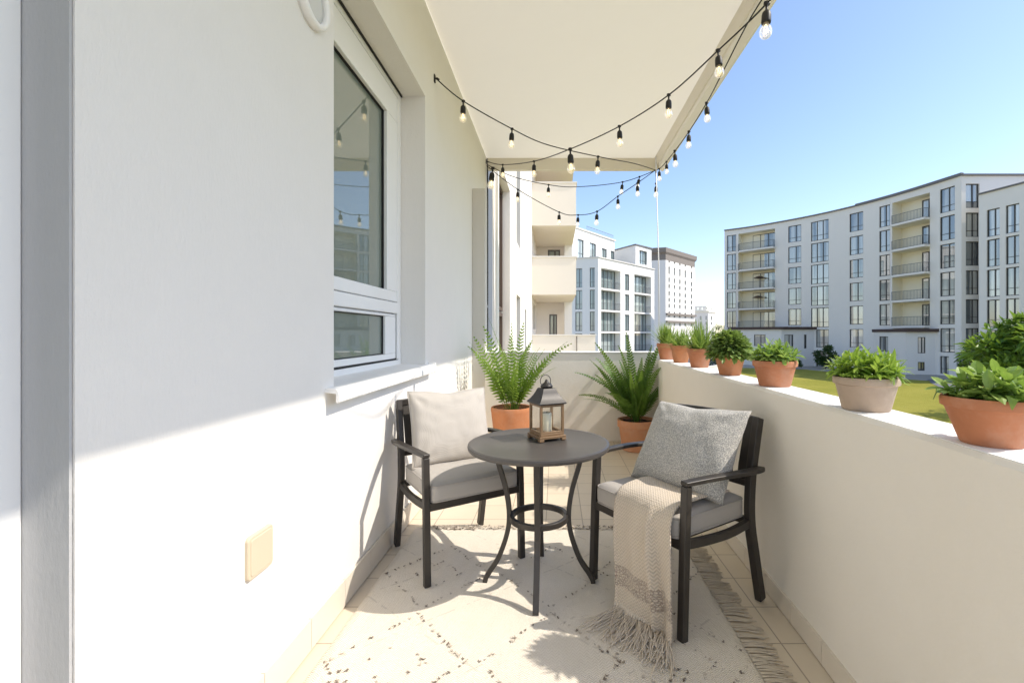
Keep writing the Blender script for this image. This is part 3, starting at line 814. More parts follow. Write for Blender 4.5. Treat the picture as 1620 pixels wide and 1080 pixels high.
# ------------------------------------------------------------------ throw draped over the right chair
th = thing('woven_throw', 'beige woven throw with tasselled end draped over the seat of the right armchair', 'throw', (.577, 2.30, .006), R(-55.9))
sect = catmull([(.11, .531, 0), (0.0, .534, 0), (-.12, .537, 0), (-.215, .532, 0), (-.262, .512, 0), (-.290, .47, 0), (-.299, .40, 0), (-.301, .30, 0), (-.302, .20, 0), (-.304, .10, 0), (-.312, .020, 0)], 10)
SL = [0]
for a, b in zip(sect, sect[1:]): SL.append(SL[-1] + (b - a).length)
def along(v):
    d = v * SL[-1]
    for i in range(len(sect) - 1):
        if d <= SL[i + 1] or i == len(sect) - 2:
            t = (d - SL[i]) / (SL[i + 1] - SL[i]); return sect[i].lerp(sect[i + 1], t)
def throwp(u, v):
    p = along(v); hang = max(0, min(1, (v - .42) / .5)); y, z = p.x, p.y
    x0 = -.092 + .055 * hang; x1 = .254 + .056 * hang
    x = x0 + (x1 - x0) * u
    fold = .5 * math.sin(u * 11.5 + 2.2 + .7 * v) + .3 * math.sin(u * 6.1 + 1.0) + .2 * math.sin(u * 19 + v * 3)
    d = .024 * min(1, hang * 1.4) * fold - .045 * min(1, hang * 2) * math.exp(-((u - .62 - .05 * v) / .06) ** 2) * -1
    y -= d + .012 * hang
    z += (1 - hang) * (.004 * fold + .006 * noise.noise(V((u * 3, v * 6, 0)))) + (1 - hang) * .010
    z -= .03 * u * hang * (v - .5)
    if v > .8: z += .008 * (1 + math.sin(u * 7)) * (v - .8) / .2; y -= .02 * math.sin(u * 5 + 1) * (v - .8) / .2
    x += .010 * hang * math.sin(v * 7 + u * 4)
    return V((x, y, max(z, .012)))
mb = MB(); mb.grid(throwp, 60, 110, uv=True)
o = mb.build('cloth', M['throw'], th, smooth=True, fix=False)
sm = o.modifiers.new('thick', 'SOLIDIFY'); sm.thickness = .007; sm.offset = 0
mb = MB(); rng = random.Random(3)
for k in range(30):
    u = (k + .5) / 30; hem = throwp(u, 1.0); n = 4
    drift = V((.30 + .45 * u + rng.uniform(-.15, .15), -.9, 0)).normalized(); L0 = rng.uniform(.14, .20)
    mb.tube([hem + V((0, .004, .014)), hem + V((0, -.006, -.004))], .0065, 6)
    for j in range(n):
        L = L0 * rng.uniform(.8, 1.15); dd = (drift + V((rng.uniform(-.35, .35), rng.uniform(-.2, .2), 0))).normalized()
        p0 = hem + V((rng.uniform(-.004, .004), -.003, .0)); g = .016 + rng.uniform(0, .012)
        p1 = p0 + dd * .030 + V((0, 0, -(hem.z - g) * .75)); p1.z = max(p1.z, g)
        p2 = p1 + dd * L * .5; p2.z = g + rng.uniform(0, .004); p3 = p2 + (dd + V((rng.uniform(-.4, .4), rng.uniform(-.4, .4), 0))) * L * .45; p3.z = g - .001
        mb.tube(catmull([p0, p1, p2, p3], 4), lambda t: .0030 * (1 - .3 * t), 5)
mb.build('tassel_fringe', M['yarn'], th, smooth=True, fix=False)

# ------------------------------------------------------------------ lantern and candle
ln = thing('lantern', 'bronze candle lantern with dark hipped roof and ring handle on the table', 'lantern', (-.048, 2.435, .7295), R(28))
mb = MB(); s = .072
for x in (-1, 1):
    for y in (-1, 1): mb.box((x * (s - .008), y * (s - .008), .006), (.026, .026, .012))
mb.span((-s - .004, -s - .004, .012), (s + .004, s + .004, .026)); mb.span((-s + .004, -s + .004, .026), (s - .004, s - .004, .038))
mb.build('base', M['lantern'], ln, bevel=.002)
f = .062; z0, z1 = .038, .186
mb = MB()
for x in (-1, 1):
    for y in (-1, 1): mb.span((x * f - .0065, y * f - .0065, z0), (x * f + .0065, y * f + .0065, z1))
for a in (0, 1):
    for q in (-1, 1):
        for za, zb in ((z0, z0 + .010), (z1 - .012, z1)):
            if a: mb.span((-f + .0066, q * f - .0055, za), (f - .0066, q * f + .0055, zb))
            else: mb.span((q * f - .0055, -f + .0066, za), (q * f + .0055, f - .0066, zb))
mb.build('frame', M['lantern'], ln, bevel=.0015)
for k in range(4):
    mb = MB(); mb.box((0, 0, 0), (2 * f - .0134, .002, z1 - z0 - .0222)); mb.xform(Matrix.Rotation(R(90 * k), 4, 'Z') @ Matrix.Translation((0, -f, (z0 + z1) / 2 - .001)))
    mb.build('pane', M['lglass'], ln)
mb = MB()
prof = [(.074, .186), (.079, .190), (.079, .194), (.066, .208), (.054, .226), (.044, .246), (.037, .262), (.034, .266)]
rings = [[(-r, -r, z), (r, -r, z), (r, r, z), (-r, r, z)] for r, z in prof]
mb.rings(rings); mb.build('roof', M['lantern_roof'], ln, bevel=.0015)
mb = MB(); mb.lathe([(.030, .2655), (.030, .272), (.034, .274), (.030, .280), (.022, .288), (.013, .294), (.009, .300), (.008, .306), (.004, .311), (.0002, .312)], 28); mb.build('chimney_cap', M['lantern_roof'], ln, smooth=True)
mb = MB(); mb.tube([V((.030 * math.cos(2 * math.pi * k / 36), .012, .302 + .031 * math.sin(2 * math.pi * k / 36))) for k in range(36)], .0021, 7, up=(0, 1, 0), closed=True)
mb.tube([(.028, .010, .290), (.040, .010, .272)], .0018, 6); mb.build('ring_handle', M['lantern_roof'], ln, smooth=True)
cd = thing('pillar_candle', 'cream pillar candle standing inside the lantern', 'candle', (-.048, 2.435, .7685))
mb = MB(); mb.lathe([(.0001, 0), (.026, 0), (.0268, .004), (.0268, .090), (.0262, .096), (.0235, .098), (.020, .094), (.006, .090), (.0001, .090)], 32); mb.build('wax', M['wax'], cd, smooth=True)
mb = MB(); mb.tube([(0, 0, .089), (.001, .0005, .099), (.004, .001, .104)], .0013, 6); mb.build('wick', M['wick'], cd)

# ------------------------------------------------------------------ plants
def strip(mb, pts, widths, side, fold=.0, m=0):
    """leaf blade: two strips meeting at a creased midrib"""
    n0 = len(mb.v)
    for p, w, s, up in zip(pts, widths, side[0], side[1]):
        mb.v += [p - s * w + up * fold * w, p.copy(), p + s * w + up * fold * w]
    for i in range(len(pts) - 1):
        a = n0 + 3 * i
        mb.f += [(a, a + 1, a + 4, a + 3), (a + 1, a + 2, a + 5, a + 4)]; mb.m += [m, m]
def leaf(mb, base, d, L, w, droop=.5, segs=4, fold=.25, shape=None, twist=0.0, m=0):
    d = V(d).normalized(); s = d.cross(V((0, 0, 1)))
    if s.length < 1e-3: s = V((1, 0, 0))
    s.normalize()
    if twist: s = (Matrix.Rotation(twist, 3, d) @ s)
    pts = []; ws = []; ss = []; us = []; p = V(base); cur = d.copy(); st = L / segs
    for i in range(segs + 1):
        t = i / segs
        w_ = shape(t) if shape else math.sin(math.pi * min(1, (t * .92 + .08))) ** .8
        pts.append(p.copy()); ws.append(max(w * .5 * w_, .0004)); ss.append(s); us.append(s.cross(cur).normalized())
        cur = (cur + V((0, 0, -droop / segs))).normalized(); p = p + cur * st
    strip(mb, pts, ws, (ss, us), fold, m)
def pot_mesh(D, Hh, Db, kind=0):
    r, b = D / 2, Db / 2; rim = Hh * .24; t = .055 * D
    if kind == 2:   # bulging urn-like pot
        return [(.0, 0), (b * .92, 0), (b, .006), (b + (r - b) * .30, Hh * .22), (r * .92, Hh * .60), (r * .985, Hh * .84), (r * 1.0, Hh * .90), (r * 1.02, Hh * .95), (r * .99, Hh), (r - t, Hh), (r - t * 1.2, Hh * .86), (.0, Hh * .86)]
    k = (r * .915 - b) / (Hh - rim)
    return [(.0, 0), (b * .95, 0), (b, .004), (b + k * (Hh - rim) * .97, Hh - rim), (r * .985, Hh - rim + .004), (r * .992, Hh - rim + .012), (r, Hh - .007), (r - .003, Hh), (r - t, Hh), (r - t * 1.1, Hh - .02), (r - t * 1.25, Hh * .80), (.0, Hh * .80)]
def potted(label, loc, D, Hh, Db, mt, kind=0, group='terracotta pots along the parapet', soil_z=.88, name='potted_plant', cat='potted plant'):
    t = thing(name, label, cat, loc, 0, group)
    mb = MB(); mb.lathe(pot_mesh(D, Hh, Db, kind), 64, caps=False)
    p = mb.build('pot', M[mt], t, smooth=True); es = p.modifiers.new('edge', 'EDGE_SPLIT'); es.split_angle = R(50)
    mb = MB(); r = D / 2 - .058 * D
    def so(u, v):
        a = u * 2 * math.pi; q = r * v; x, y = q * math.cos(a), q * math.sin(a)
        return (x, y, Hh * soil_z + .012 * noise.noise(V((x * 30, y * 30, D * 50))))
    mb.grid(so, 36, 7); mb.build('soil', M['soil'], t, smooth=True, fix=False)
    return t
def rdir(r, el0, el1, az=None):
    a = r.uniform(0, 2 * math.pi) if az is None else az; e = R(r.uniform(el0, el1))
    return V((math.cos(a) * math.cos(e), math.sin(a) * math.cos(e), math.sin(e)))

def frond(mb, base, az, el, L, bend, lw, n, r, tip=.25, dense=1.0, m=0):
    """sword-fern frond: arching rachis with pairs of leaflets"""
    d = V((math.cos(az) * math.cos(el), math.sin(az) * math.cos(el), math.sin(el)))
    hz = V((math.cos(az), math.sin(az), 0)); sd = V((-math.sin(az), math.cos(az), 0))
    pts = [V(base)]; ds = [d]; cur = el; N_ = 26
    sway = r.uniform(-.25, .25)
    for i in range(N_):
        t = (i + 1) / N_; cur = el - bend * t ** 1.6
        dd = (hz * math.cos(cur) + V((0, 0, 1)) * math.sin(cur) + sd * sway * t * .5).normalized(); ds.append(dd); pts.append(pts[-1] + dd * (L / N_))
    mb.tube(pts, lambda t: .0032 * (1 - .75 * t), 5, m=m)
    roll = r.uniform(-1.35, 1.35)
    for k in range(n):
        t = .14 + .86 * (k + .5) / n; q = t * N_; i = min(int(q), N_ - 1); p = pts[i].lerp(pts[i + 1], q - i); dd = ds[i]
        s0 = dd.cross(V((0, 0, 1)));
        if s0.length < .05: s0 = sd.copy()
        s0.normalize(); s0 = Matrix.Rotation(roll, 3, dd) @ s0; up = s0.cross(dd).normalized()
        ll = lw * min(1, (t - .08) / .22) ** .7 * (1 - max(0, (t - tip)) / (1 - tip)) ** .75 * r.uniform(.9, 1.08) + .004
        wd = L * .86 / n * .46 * dense
        for sg in (-1, 1):
            o_ = (s0 * sg * .93 + dd * (.22 + .35 * t) + up * r.uniform(.02, .22)).normalized()
            b0 = p - dd * wd * .8; b1 = p + dd * wd * .8; mid = p + o_ * ll * .55 + dd * wd * .2
            tipp = p + o_ * ll - up * ll * .16
            mb.v += [b0, mid - dd * wd, tipp, mid + dd * wd * .9, b1]; a = len(mb.v) - 5
            mb.f.append((a, a + 1, a + 2, a + 3, a + 4)); mb.m.append(m)

# fern on the floor at the back left
t = potted('feathery pale-green sword fern in a bulging terracotta pot at the back left corner', (-.47, 4.95, 0), .44, .50, .28, 'terra3', 2, 'ferns on the balcony floor', .90, 'potted_fern', 'potted fern')
r = random.Random(21); mb = MB()
for k in range(27):
    az = r.uniform(0, 2 * math.pi); el = R(r.uniform(60, 88)) ; L = r.uniform(.62, 1.0)
    frond(mb, (.07 * math.cos(az) * r.random(), .07 * math.sin(az) * r.random(), .45), az, el, L, R(r.uniform(10, 45)), r.uniform(.085, .115), 20, r, .3, .60)
for az, el, L, bd in ((2.9, 80, 1.06, 16), (1.2, 82, 1.0, 18), (.2, 66, 1.0, 44), (5.9, 62, .72, 30), (3.3, 70, .72, 30), (.5, 58, .7, 40), (4.6, 84, .98, 20), (4.4, 74, .8, 30)):
    frond(mb, (.02, .0, .45), az, R(el), L, R(bd), .11, 22, r, .3, .60)
mb.build('fronds', M['fern_light'], t, fix=False)
# fern on the floor at the back right
t = potted('dark-green fern with long toothed blades in a pale terracotta pot at the back right', (.90, 5.12, 0), .43, .335, .32, 'terra2', 0, 'ferns on the balcony floor', .90, 'potted_fern', 'potted fern')
r = random.Random(8); mb = MB()
for k in range(30):
    az = r.uniform(0, 2 * math.pi); el = R(r.uniform(52, 86)); L = r.uniform(.55, .95)
    frond(mb, (.05 * math.cos(az) * r.random(), .05 * math.sin(az) * r.random(), .30), az, el, L, R(r.uniform(8, 35)), r.uniform(.06, .08), 26, r, .42, 1.0)
for az, el, L, bd in ((3.2, 58, .92, 48), (3.5, 40, .72, 40), (2.8, 42, .75, 50), (4.0, 50, .7, 40), (1.8, 78, 1.05, 14), (.6, 74, 1.02, 18), (5.0, 66, .8, 30), (3.3, 70, 1.02, 22)):
    frond(mb, (0, 0, .30), az, R(el), L, R(bd), .08, 28, r, .42, 1.0)
mb.build('fronds', M['fern_dark'], t, fix=False)

def grassy(t, n, L, w, z, seed, sp=(35, 88), mt='leaf_grass', rad=.06):
    r = random.Random(seed); mb = MB()
    for k in range(n):
        d = rdir(r, *sp); a = r.uniform(0, 6.28); q = rad * math.sqrt(r.random())
        leaf(mb, (q * math.cos(a), q * math.sin(a), z), d, L * r.uniform(.6, 1.1), w * r.uniform(.7, 1.2), r.uniform(.1, .7), 4, .3, lambda t: (1 - t) ** .6 * min(1, .5 + t * 3))
    mb.build('leaves', M[mt], t, fix=False)
def rest(mb, D, Hh):
    for i, p in enumerate(mb.v):
        q = math.hypot(p.x, p.y)
        if q > D / 2 - .024 and q < D / 2 + .012 and p.z < Hh + .006: p.z = Hh + .006 + .004 * (i % 3)
        elif q >= D / 2 + .012 and p.z < Hh - .012: p.z = Hh - .012 + .3 * (p.z - Hh + .012)
        elif q <= D / 2 - .024 and p.z < Hh * .86: p.z = Hh * .86
def shoots(t, D, Hh, n, spread, z0, hgt, nl, L, w, seed, mt, droop=.5, shape=None, stem=True):
    """bushy herb: stems ending in rosettes of leaves"""
    r = random.Random(seed); mb = MB(); ms = MB()
    for k in range(n):
        a = k * 2.39996 + r.uniform(-.3, .3); q = math.sqrt((k + .5) / n); tip = V((spread * q * math.cos(a), spread * q * math.sin(a), z0 + hgt * (1 - .62 * q * q) * r.uniform(.85, 1.1)))
        b = V((tip.x * .3, tip.y * .3, z0 - .02)); ax = (tip - b).normalized()
        pts = catmull([b, b.lerp(tip, .5) + V((0, 0, .01)), tip], 4); ms.tube(pts, .0022, 5)
        for j in range(nl):
            f = j / nl; p = b.lerp(tip, .45 + .55 * min(1, f * 1.15)); az = j * 2.39996 + r.uniform(-.3, .3); el = R(-5 + 78 * f ** 1.5 + r.uniform(-12, 12))
            s = ax.cross(V((.3, .7, .2))).normalized(); s = Matrix.Rotation(az, 3, ax) @ s
            d = s * math.cos(el) + ax * math.sin(el)
            leaf(mb, p, d, L * (1.05 - .45 * f) * r.uniform(.8, 1.15), w * (1 - .35 * f) * r.uniform(.85, 1.15), droop * r.uniform(.5, 1.3), 5, .28, shape, r.uniform(-.35, .35))
    rest(mb, D, Hh); o = mb.build('leaves', M[mt], t, fix=False, smooth=False)
    ms.build('stems', M['leaf_broad'], t, smooth=True, fix=False)
PZ = TOP + .003
t = potted('spiky narrow-leaved plant in the small terracotta pot at the far parapet corner', (1.215, 5.03, PZ), .225, .175, .155, 'terra'); grassy(t, 190, .27, .016, .14, 31)
t = potted('low tufted plant in the second terracotta pot from the far end', (1.215, 4.48, PZ), .20, .165, .135, 'terra3'); grassy(t, 190, .22, .015, .13, 32, (20, 88))
t = potted('upright spiky plant in the third terracotta pot from the far end', (1.195, 3.83, PZ), .205, .155, .14, 'terra'); grassy(t, 210, .27, .015, .125, 33, (25, 90))
t = potted('dome of small oval leaves in a terracotta pot, fourth from the far end', (1.178, 3.12, PZ), .205, .145, .135, 'terra3')
r = random.Random(44); mb = MB()
for k in range(1500):
    d = rdir(r, -12, 90); q = r.uniform(.55, 1.0); p = V((d.x * .135 * q, d.y * .135 * q, .145 + d.z * .128 * q))
    dd = (d + V((r.uniform(-.6, .6), r.uniform(-.6, .6), r.uniform(-.7, .2)))).normalized()
    leaf(mb, p, dd, r.uniform(.034, .054), r.uniform(.019, .028), .5, 3, .2, lambda t: math.sin(math.pi * (t * .94 + .03)) ** .6, r.uniform(-.6, .6))
mb.build('leaves', M['leaf_small'], t, fix=False)
mb = MB()
for k in range(60):
    d = rdir(r, 15, 88); mb.tube([V((0, 0, .11)), V((d.x * .11, d.y * .11, .14 + d.z * .12))], .0018, 4)
mb.build('stems', M['leaf_broad'], t, fix=False)
t = potted('leafy light-green herb in a terracotta pot, fifth from the far end', (1.168, 2.46, PZ), .222, .135, .155, 'terra')
shoots(t, .222, .135, 24, .115, .125, .085, 11, .075, .026, 55, 'leaf_broad', .5)
t = potted('bright lance-leaved bush in the weathered grey clay pot', (1.136, 1.69, PZ), .212, .120, .152, 'terra_stone')
shoots(t, .212, .120, 32, .108, .110, .085, 15, .080, .017, 66, 'leaf_lime', .55, lambda t: math.sin(math.pi * (t * .93 + .07)) ** .75)
t = potted('broad-leaved plant in the largest terracotta pot nearest the camera', (1.100, 1.165, PZ), .205, .118, .125, 'terra')
shoots(t, .205, .118, 18, .092, .105, .072, 9, .072, .034, 77, 'leaf_broad', .5, lambda t: math.sin(math.pi * (t ** 1.25 * .95 + .04)) ** .7)
# ------------------------------------------------------------------ the grounds
GZ = H - 4.4
mb = MB(); mb.quad((-900, -300, GZ - .02), (1100, -300, GZ - .02), (1100, 1500, GZ - .02), (-900, 1500, GZ - .02)); struct(mb.build('ground', M['ground']))
lawn_pts = [(3, -6), (60, -6), (60, 33), (36.5, 40.8), (34, 45), (33, 50), (31, 57), (24, 60), (17, 62), (9, 58), (3, 50)]
mb = MB(); mb.quad(*[(x, y, GZ) for x, y in lawn_pts]); struct(mb.build('lawn', M['grass'], fix=False))
mb = MB(); pth = catmull([(43, 44.2, 0), (38, 44.0, 0), (35.2, 42.2, 0), (31.5, 36.5, 0), (26.8, 30, 0), (22.9, 25, 0), (19.5, 20, 0), (17, 15, 0), (16, 8, 0)], 8)
for a, b in zip(pth, pth[1:]):
    pass
L_, R_ = [], []
for i, p in enumerate(pth):
    d = (pth[min(i + 1, len(pth) - 1)] - pth[max(i - 1, 0)]).normalized(); n = V((-d.y, d.x, 0)) * (.75 if i > 14 else 1.1)
    L_.append(p + n + V((0, 0, GZ + .02))); R_.append(p - n + V((0, 0, GZ + .02)))
for i in range(len(pth) - 1): mb.quad(L_[i], R_[i], R_[i + 1], L_[i + 1])
struct(mb.build('garden_path', M['asphalt'], fix=False))
# ------------------------------------------------------------------ windows for far buildings
_wc = {}
def window_meshes(w, h, bars, fm, pm, rail, low=True, t=.07):
    key = (round(w, 1), round(h, 1), bars, fm, pm, rail)
    if key in _wc: return _wc[key]
    w, h = key[0], key[1]
    mb = MB(); d = .05
    mb.span((-w / 2, -d, 0), (w / 2, d, t)); mb.span((-w / 2, -d, h - t), (w / 2, d, h)); mb.span((-w / 2, -d, t), (-w / 2 + t, d, h - t)); mb.span((w / 2 - t, -d, t), (w / 2, d, h - t))
    for k in range(bars):
        x = -w / 2 + w * (k + 1) / (bars + 1) + (.08 * w if bars == 1 else 0); mb.span((x - t * .6, -d * .8, t), (x + t * .6, d * .8, h - t))
    if low: mb.span((-w / 2 + t, -.03, h * .26), (w / 2 - t, .028, h * .26 + .045))
    if rail:
        for k in range(int(w / .13)): x = -w / 2 + .13 * (k + .5); mb.span((x - .009, -.22, .02), (x + .009, -.20, .98))
        mb.span((-w / 2, -.235, .98), (w / 2, -.185, 1.02)); mb.span((-w / 2, -.225, .03), (w / 2, -.195, .06))
    fr = mb.mesh('window', M[fm]); mb = MB(); mb.quad((-w / 2 + .02, .02, .02), (w / 2 - .02, .02, .02), (w / 2 - .02, .02, h - .02), (-w / 2 + .02, .02, h - .02)); pn = mb.mesh('pane', M[pm])
    _wc[key] = (fr, pn, w, h); return _wc[key]
def put_window(parent, path, s0, s1, za, zb, depth, bars=1, fm='frame', pm='pane', rail=False, low=True, pane=True):
    a, b = path.at(s0), path.at(s1); w = (b - a).length; h = zb - za
    fr, pn, w2, h2 = window_meshes(w, h, bars, fm, pm, rail, low)
    o = link('window', fr, parent); n = path.inn((s0 + s1) / 2); c = (a + b) / 2 + n * depth + V((0, 0, za))
    d = (b - a).normalized()
    # local +x along the wall, local +y inward
    m = Matrix(((d.x, n.x, 0), (d.y, n.y, 0), (0, 0, 1))).to_4x4()
    inv = parent.matrix_basis.inverted() if parent else Matrix()
    M4 = Matrix.Translation(c) @ m @ Matrix.Diagonal((w / w2, 1, h / h2, 1))
    o.matrix_basis = Matrix.Translation(-parent.location) @ M4
    if pane: link('pane', pn, o)
    return o
def bpart(mb, name, mt, par, **k):
    mb.xform(Matrix.Translation(-par.location)); return mb.build(name, mt, par, **k)
RT = lambda x: (x - 879) / 730.0
def roof_poly(mb, pts, z, th=.0):
    mb.quad(*[(p[0], p[1], z) for p in pts])
def railing(parent, pts, h=1.0, step=.14, mt='rail', z=0):
    mb = MB(); P = Path(pts); s = 0
    while s <= P.L: p = P.at(s); mb.box(p + V((0, 0, z + h / 2)), (.022, .022, h)); s += step
    for a, b in zip(P.p, P.p[1:]):
        mb.bar([a + V((0, 0, z + h)), b + V((0, 0, z + h))], .05, .045); mb.bar([a + V((0, 0, z + .06)), b + V((0, 0, z + .06))], .03, .03)
    return bpart(mb, 'railing', M[mt], parent)

# ------------------------------------------------------------------ curved apartment block on the right
ctrl = [(26.6, 72.7), (29.6, 70.4), (32.3, 67.6), (35.2, 64.0), (37.4, 60.4), (39.2, 56.4), (40.5, 52.3), (41.6, 47.3)]
cpts = [(p.x, p.y) for p in catmull([(a, b, 0) for a, b in ctrl], 5)]
P = Path(cpts, 1)
cb = thing('curved_apartment_block', 'long curved pale apartment block with stacked balconies beyond the lawn', 'apartment block', (38, 60, GZ))
RZ = H + 16.2
ops = []; wins = []
ztop = lambda k: H + 15.4 - 2.96 * k
zlo = lambda k: H + 12.85 - 2.96 * k
def colm(x0, x1, ks, zb=0.0, bars=1, low=True):
    s0, s1 = P.hit(RT(x0)), P.hit(RT(x1))
    for k in ks:
        a = zlo(k) + zb; b = ztop(k); ops.append((s0, s1, a, b, .22, None)); wins.append((s0, s1, a, b, .14, bars, low))
colm(1150, 1164.5, range(5), 0, 1)
colm(1247, 1267.5, range(5), .2, 1)
colm(1283, 1311, range(5), -.1, 2)
colm(1344, 1365.5, range(6), .2, 1)
colm(1391, 1408, range(5), 0, 1)
colm(1487, 1510.5, range(6), 0, 1)
colm(1291, 1311, (5, 6), .1, 1)
colm(1487, 1501, (6,), .7, 1)
log = []
for x0, x1, wx0, wx1, bars in ((1168, 1226, 1185, 1223, 2), (1411.5, 1471, 1444, 1462, 1)):
    s0, s1 = P.hit(RT(x0)), P.hit(RT(x1))
    for k in range(5):
        ops.append((s0, s1, zlo(k) - .12, ztop(k) + .05, 1.5, 1)); log.append((s0, s1, zlo(k) - .12, P.hit(RT(wx0)), P.hit(RT(wx1)), bars, k))
mb = MB(); facade(mb, P, GZ - .1, RZ, ops)
# back and end walls
bk = [(cpts[0][0], cpts[0][1]), (40, 80), (56, 66), (58, 47.3), (cpts[-1][0], cpts[-1][1])]
o = bpart(mb, 'wall', [M['facade'], M['cream']], cb, fix=False)
mb = MB()
for a, b in zip(bk, bk[1:]):
    if a[0] == 58: continue
    mb.quad((a[0], a[1], GZ - .1), (b[0], b[1], GZ - .1), (b[0], b[1], RZ), (a[0], a[1], RZ))
bpart(mb, 'rear_wall', M['facade'], cb, fix=False)
mb = MB(); mb.quad(*[(x, y, RZ - .05) for x, y in cpts + [(58, 47.3), (56, 66), (40, 80)]]); bpart(mb, 'roof', M['concrete'], cb, fix=False)
mb = MB(); mb.bar([V((x, y, RZ + .07)) for x, y in cpts + [(58, 47.3)]], .42, .16); bpart(mb, 'roof_coping', M['coping'], cb)
mb = MB(); mb.bar([V((x + .1, y, RZ + .24)) for x, y in cpts[-14:]], .34, .16); bpart(mb, 'roof_coping', M['coping'], cb)
for s0, s1, a, b, d, bars, low in wins: put_window(cb, P, s0, s1, a, b, d, bars, low=low)
for s0, s1, z, w0, w1, bars, k in log:
    # pane at the back of the loggia, slab and railing in front
    put_window(cb, P, w0, w1, z + .06, z + 2.45, 1.40, bars, low=False)
    n = P.inn((s0 + s1) / 2); A, B = P.at(s0), P.at(s1); d = (B - A).normalized()
    o_ = lambda p, q: p - n * q
    mb = MB(); pts = [o_(A, -.02), o_(A + d * .5, .75), o_(B, .80), o_(B, -.02)]
    mb.rings([[p + V((0, 0, z - .22)) for p in pts], [p + V((0, 0, z + .012)) for p in pts]])
    sl = bpart(mb, 'balcony_slab', M['facade'], cb)
    railing(cb, [o_(A, .05), o_(A + d * .5, .70), o_(B + d * -.03, .75), o_(B + d * -.03, .03)], 1.02, .16, 'rail', z)
for k_, (x_, dz_) in enumerate(((1199, 0), (1197, 0))):
    s_ = P.hit(RT(x_)); k2 = 2 + k_; pz = zlo(k2) - .1; pp = P.at(s_) + P.inn(s_) * .55
    t = thing('parasol', ('open dark parasol on the middle balcony of the left stack', 'open dark parasol on the fourth balcony down of the left stack')[k_], 'parasol', (pp.x, pp.y, pz))
    mb = MB(); mb.tube([(0, 0, 0), (0, 0, 1.95)], .03, 6); mb.build('pole', M['frame'], t)
    mb = MB(); mb.lathe([(.85, 1.62), (.45, 1.83), (.02, 1.95)], 10, caps=False); mb.build('canopy', M['frame_brown'], t)
# frontal stair face beside the end of the curve
P2 = Path([(41.6, 47.3), (44.6, 47.3), (58, 47.3)], 1)
ops = []; w2 = []
s0, s1 = P2.hit(RT(1528)), P2.hit(RT(1549.5))
for k in range(6): ops.append((s0, s1, zlo(k) + .05, ztop(k) - .02, .3, None)); w2.append((s0, s1, zlo(k) + .05, ztop(k) - .02))
mb = MB(); facade(mb, P2, GZ - .1, RZ, ops); bpart(mb, 'stair_wall', M['facade'], cb, fix=False)
for a in w2: put_window(cb, P2, *a, .18, 1)
# brown-capped annexes
def annex(pts, zt, wn):
    pa = Path(pts, 1); mb = MB(); ops = []
    for x0, x1, a, b in wn:
        q0, q1 = pa.hit(RT(x0)), pa.hit(RT(x1))
        if q0 is None or q1 is None: continue
        ops.append((q0, q1, a, b, .18, None))
    facade(mb, pa, GZ - .1, zt, ops); bpart(mb, 'annex_wall', M['facade'], cb, fix=False)
    for q in ops: put_window(cb, pa, q[0], q[1], q[2], q[3], .1, 1, low=False)
    mb = MB(); c = sum((p for p in pa.p), V((0, 0, 0))) / len(pa.p)
    out = []
    for p in pa.p: out.append(p + (p - c).normalized() * .45)
    mb.rings([[p + V((0, 0, zt)) for p in out], [p + V((0, 0, zt + .34)) for p in out]]); bpart(mb, 'annex_roof', M['brown_slab'], cb)
q = lambda x: P.at(P.hit(RT(x)))
a_, b_ = q(1374), q(1481)
annex([(a_.x + .3, a_.y), (38.35, 50.5), (b_.x + .2, b_.y)], H + .22, [(1391, 1405, H - 2.1, H - .3), (1452, 1464, H - 2.1, H - .35), (1452, 1463, H - 4.0, H - 3.05)])
a_, b_ = q(1152), q(1291)
annex([(a_.x + .3, a_.y + .3), (25.9, 67.0), (30.6, 62.6), (b_.x + .2, b_.y + .2)], H + .62, [(1170, 1180, H - 1.6, H - .2), (1193, 1211, H - 1.7, H - .1), (1241, 1255, H - 1.9, H - .1), (1272, 1276, H - 2.0, H - .1)])
# nearer wing at the right
wg = thing('apartment_wing', 'nearer apartment wing with two window columns at the right edge', 'apartment block', (50, 42, GZ), 0)
WZ = H + 13.8
P3 = Path([(42.1, 45.9), (42.95, 42.3), (43.6, 39.6)], 1); ops = []
for x0, x1 in ((1561, 1581.5), (1591, 1612.5)):
    s0, s1 = P3.hit(RT(x0)), P3.hit(RT(x1))
    for k in range(6): ops.append((s0, s1, H + 9.45 - 2.93 * k, H + 12.1 - 2.93 * k, .25, None))
mb = MB(); facade(mb, P3, GZ - .1, WZ, ops)
for a, b in (((43.6, 39.6), (58, 39.6)), ((58, 39.6), (58, 47.0)), ((44.0, 47.0), (42.1, 45.9))): mb.quad((*a, GZ - .1), (*b, GZ - .1), (*b, WZ), (*a, WZ))
bpart(mb, 'wall', M['facade'], wg, fix=False)
for o in ops: put_window(wg, P3, o[0], o[1], o[2], o[3], .16, 1)
mb = MB(); mb.quad((42.1, 45.9, WZ - .03), (43.6, 39.6, WZ - .03), (58, 39.6, WZ - .03), (58, 47, WZ - .03), (44, 47, WZ - .03)); bpart(mb, 'roof', M['concrete'], wg, fix=False)
mb = MB(); mb.bar([V((42.1, 45.9, WZ + .06)), V((43.6, 39.6, WZ + .06)), V((58, 39.6, WZ + .06))], .4, .14); bpart(mb, 'roof_coping', M['coping'], wg)

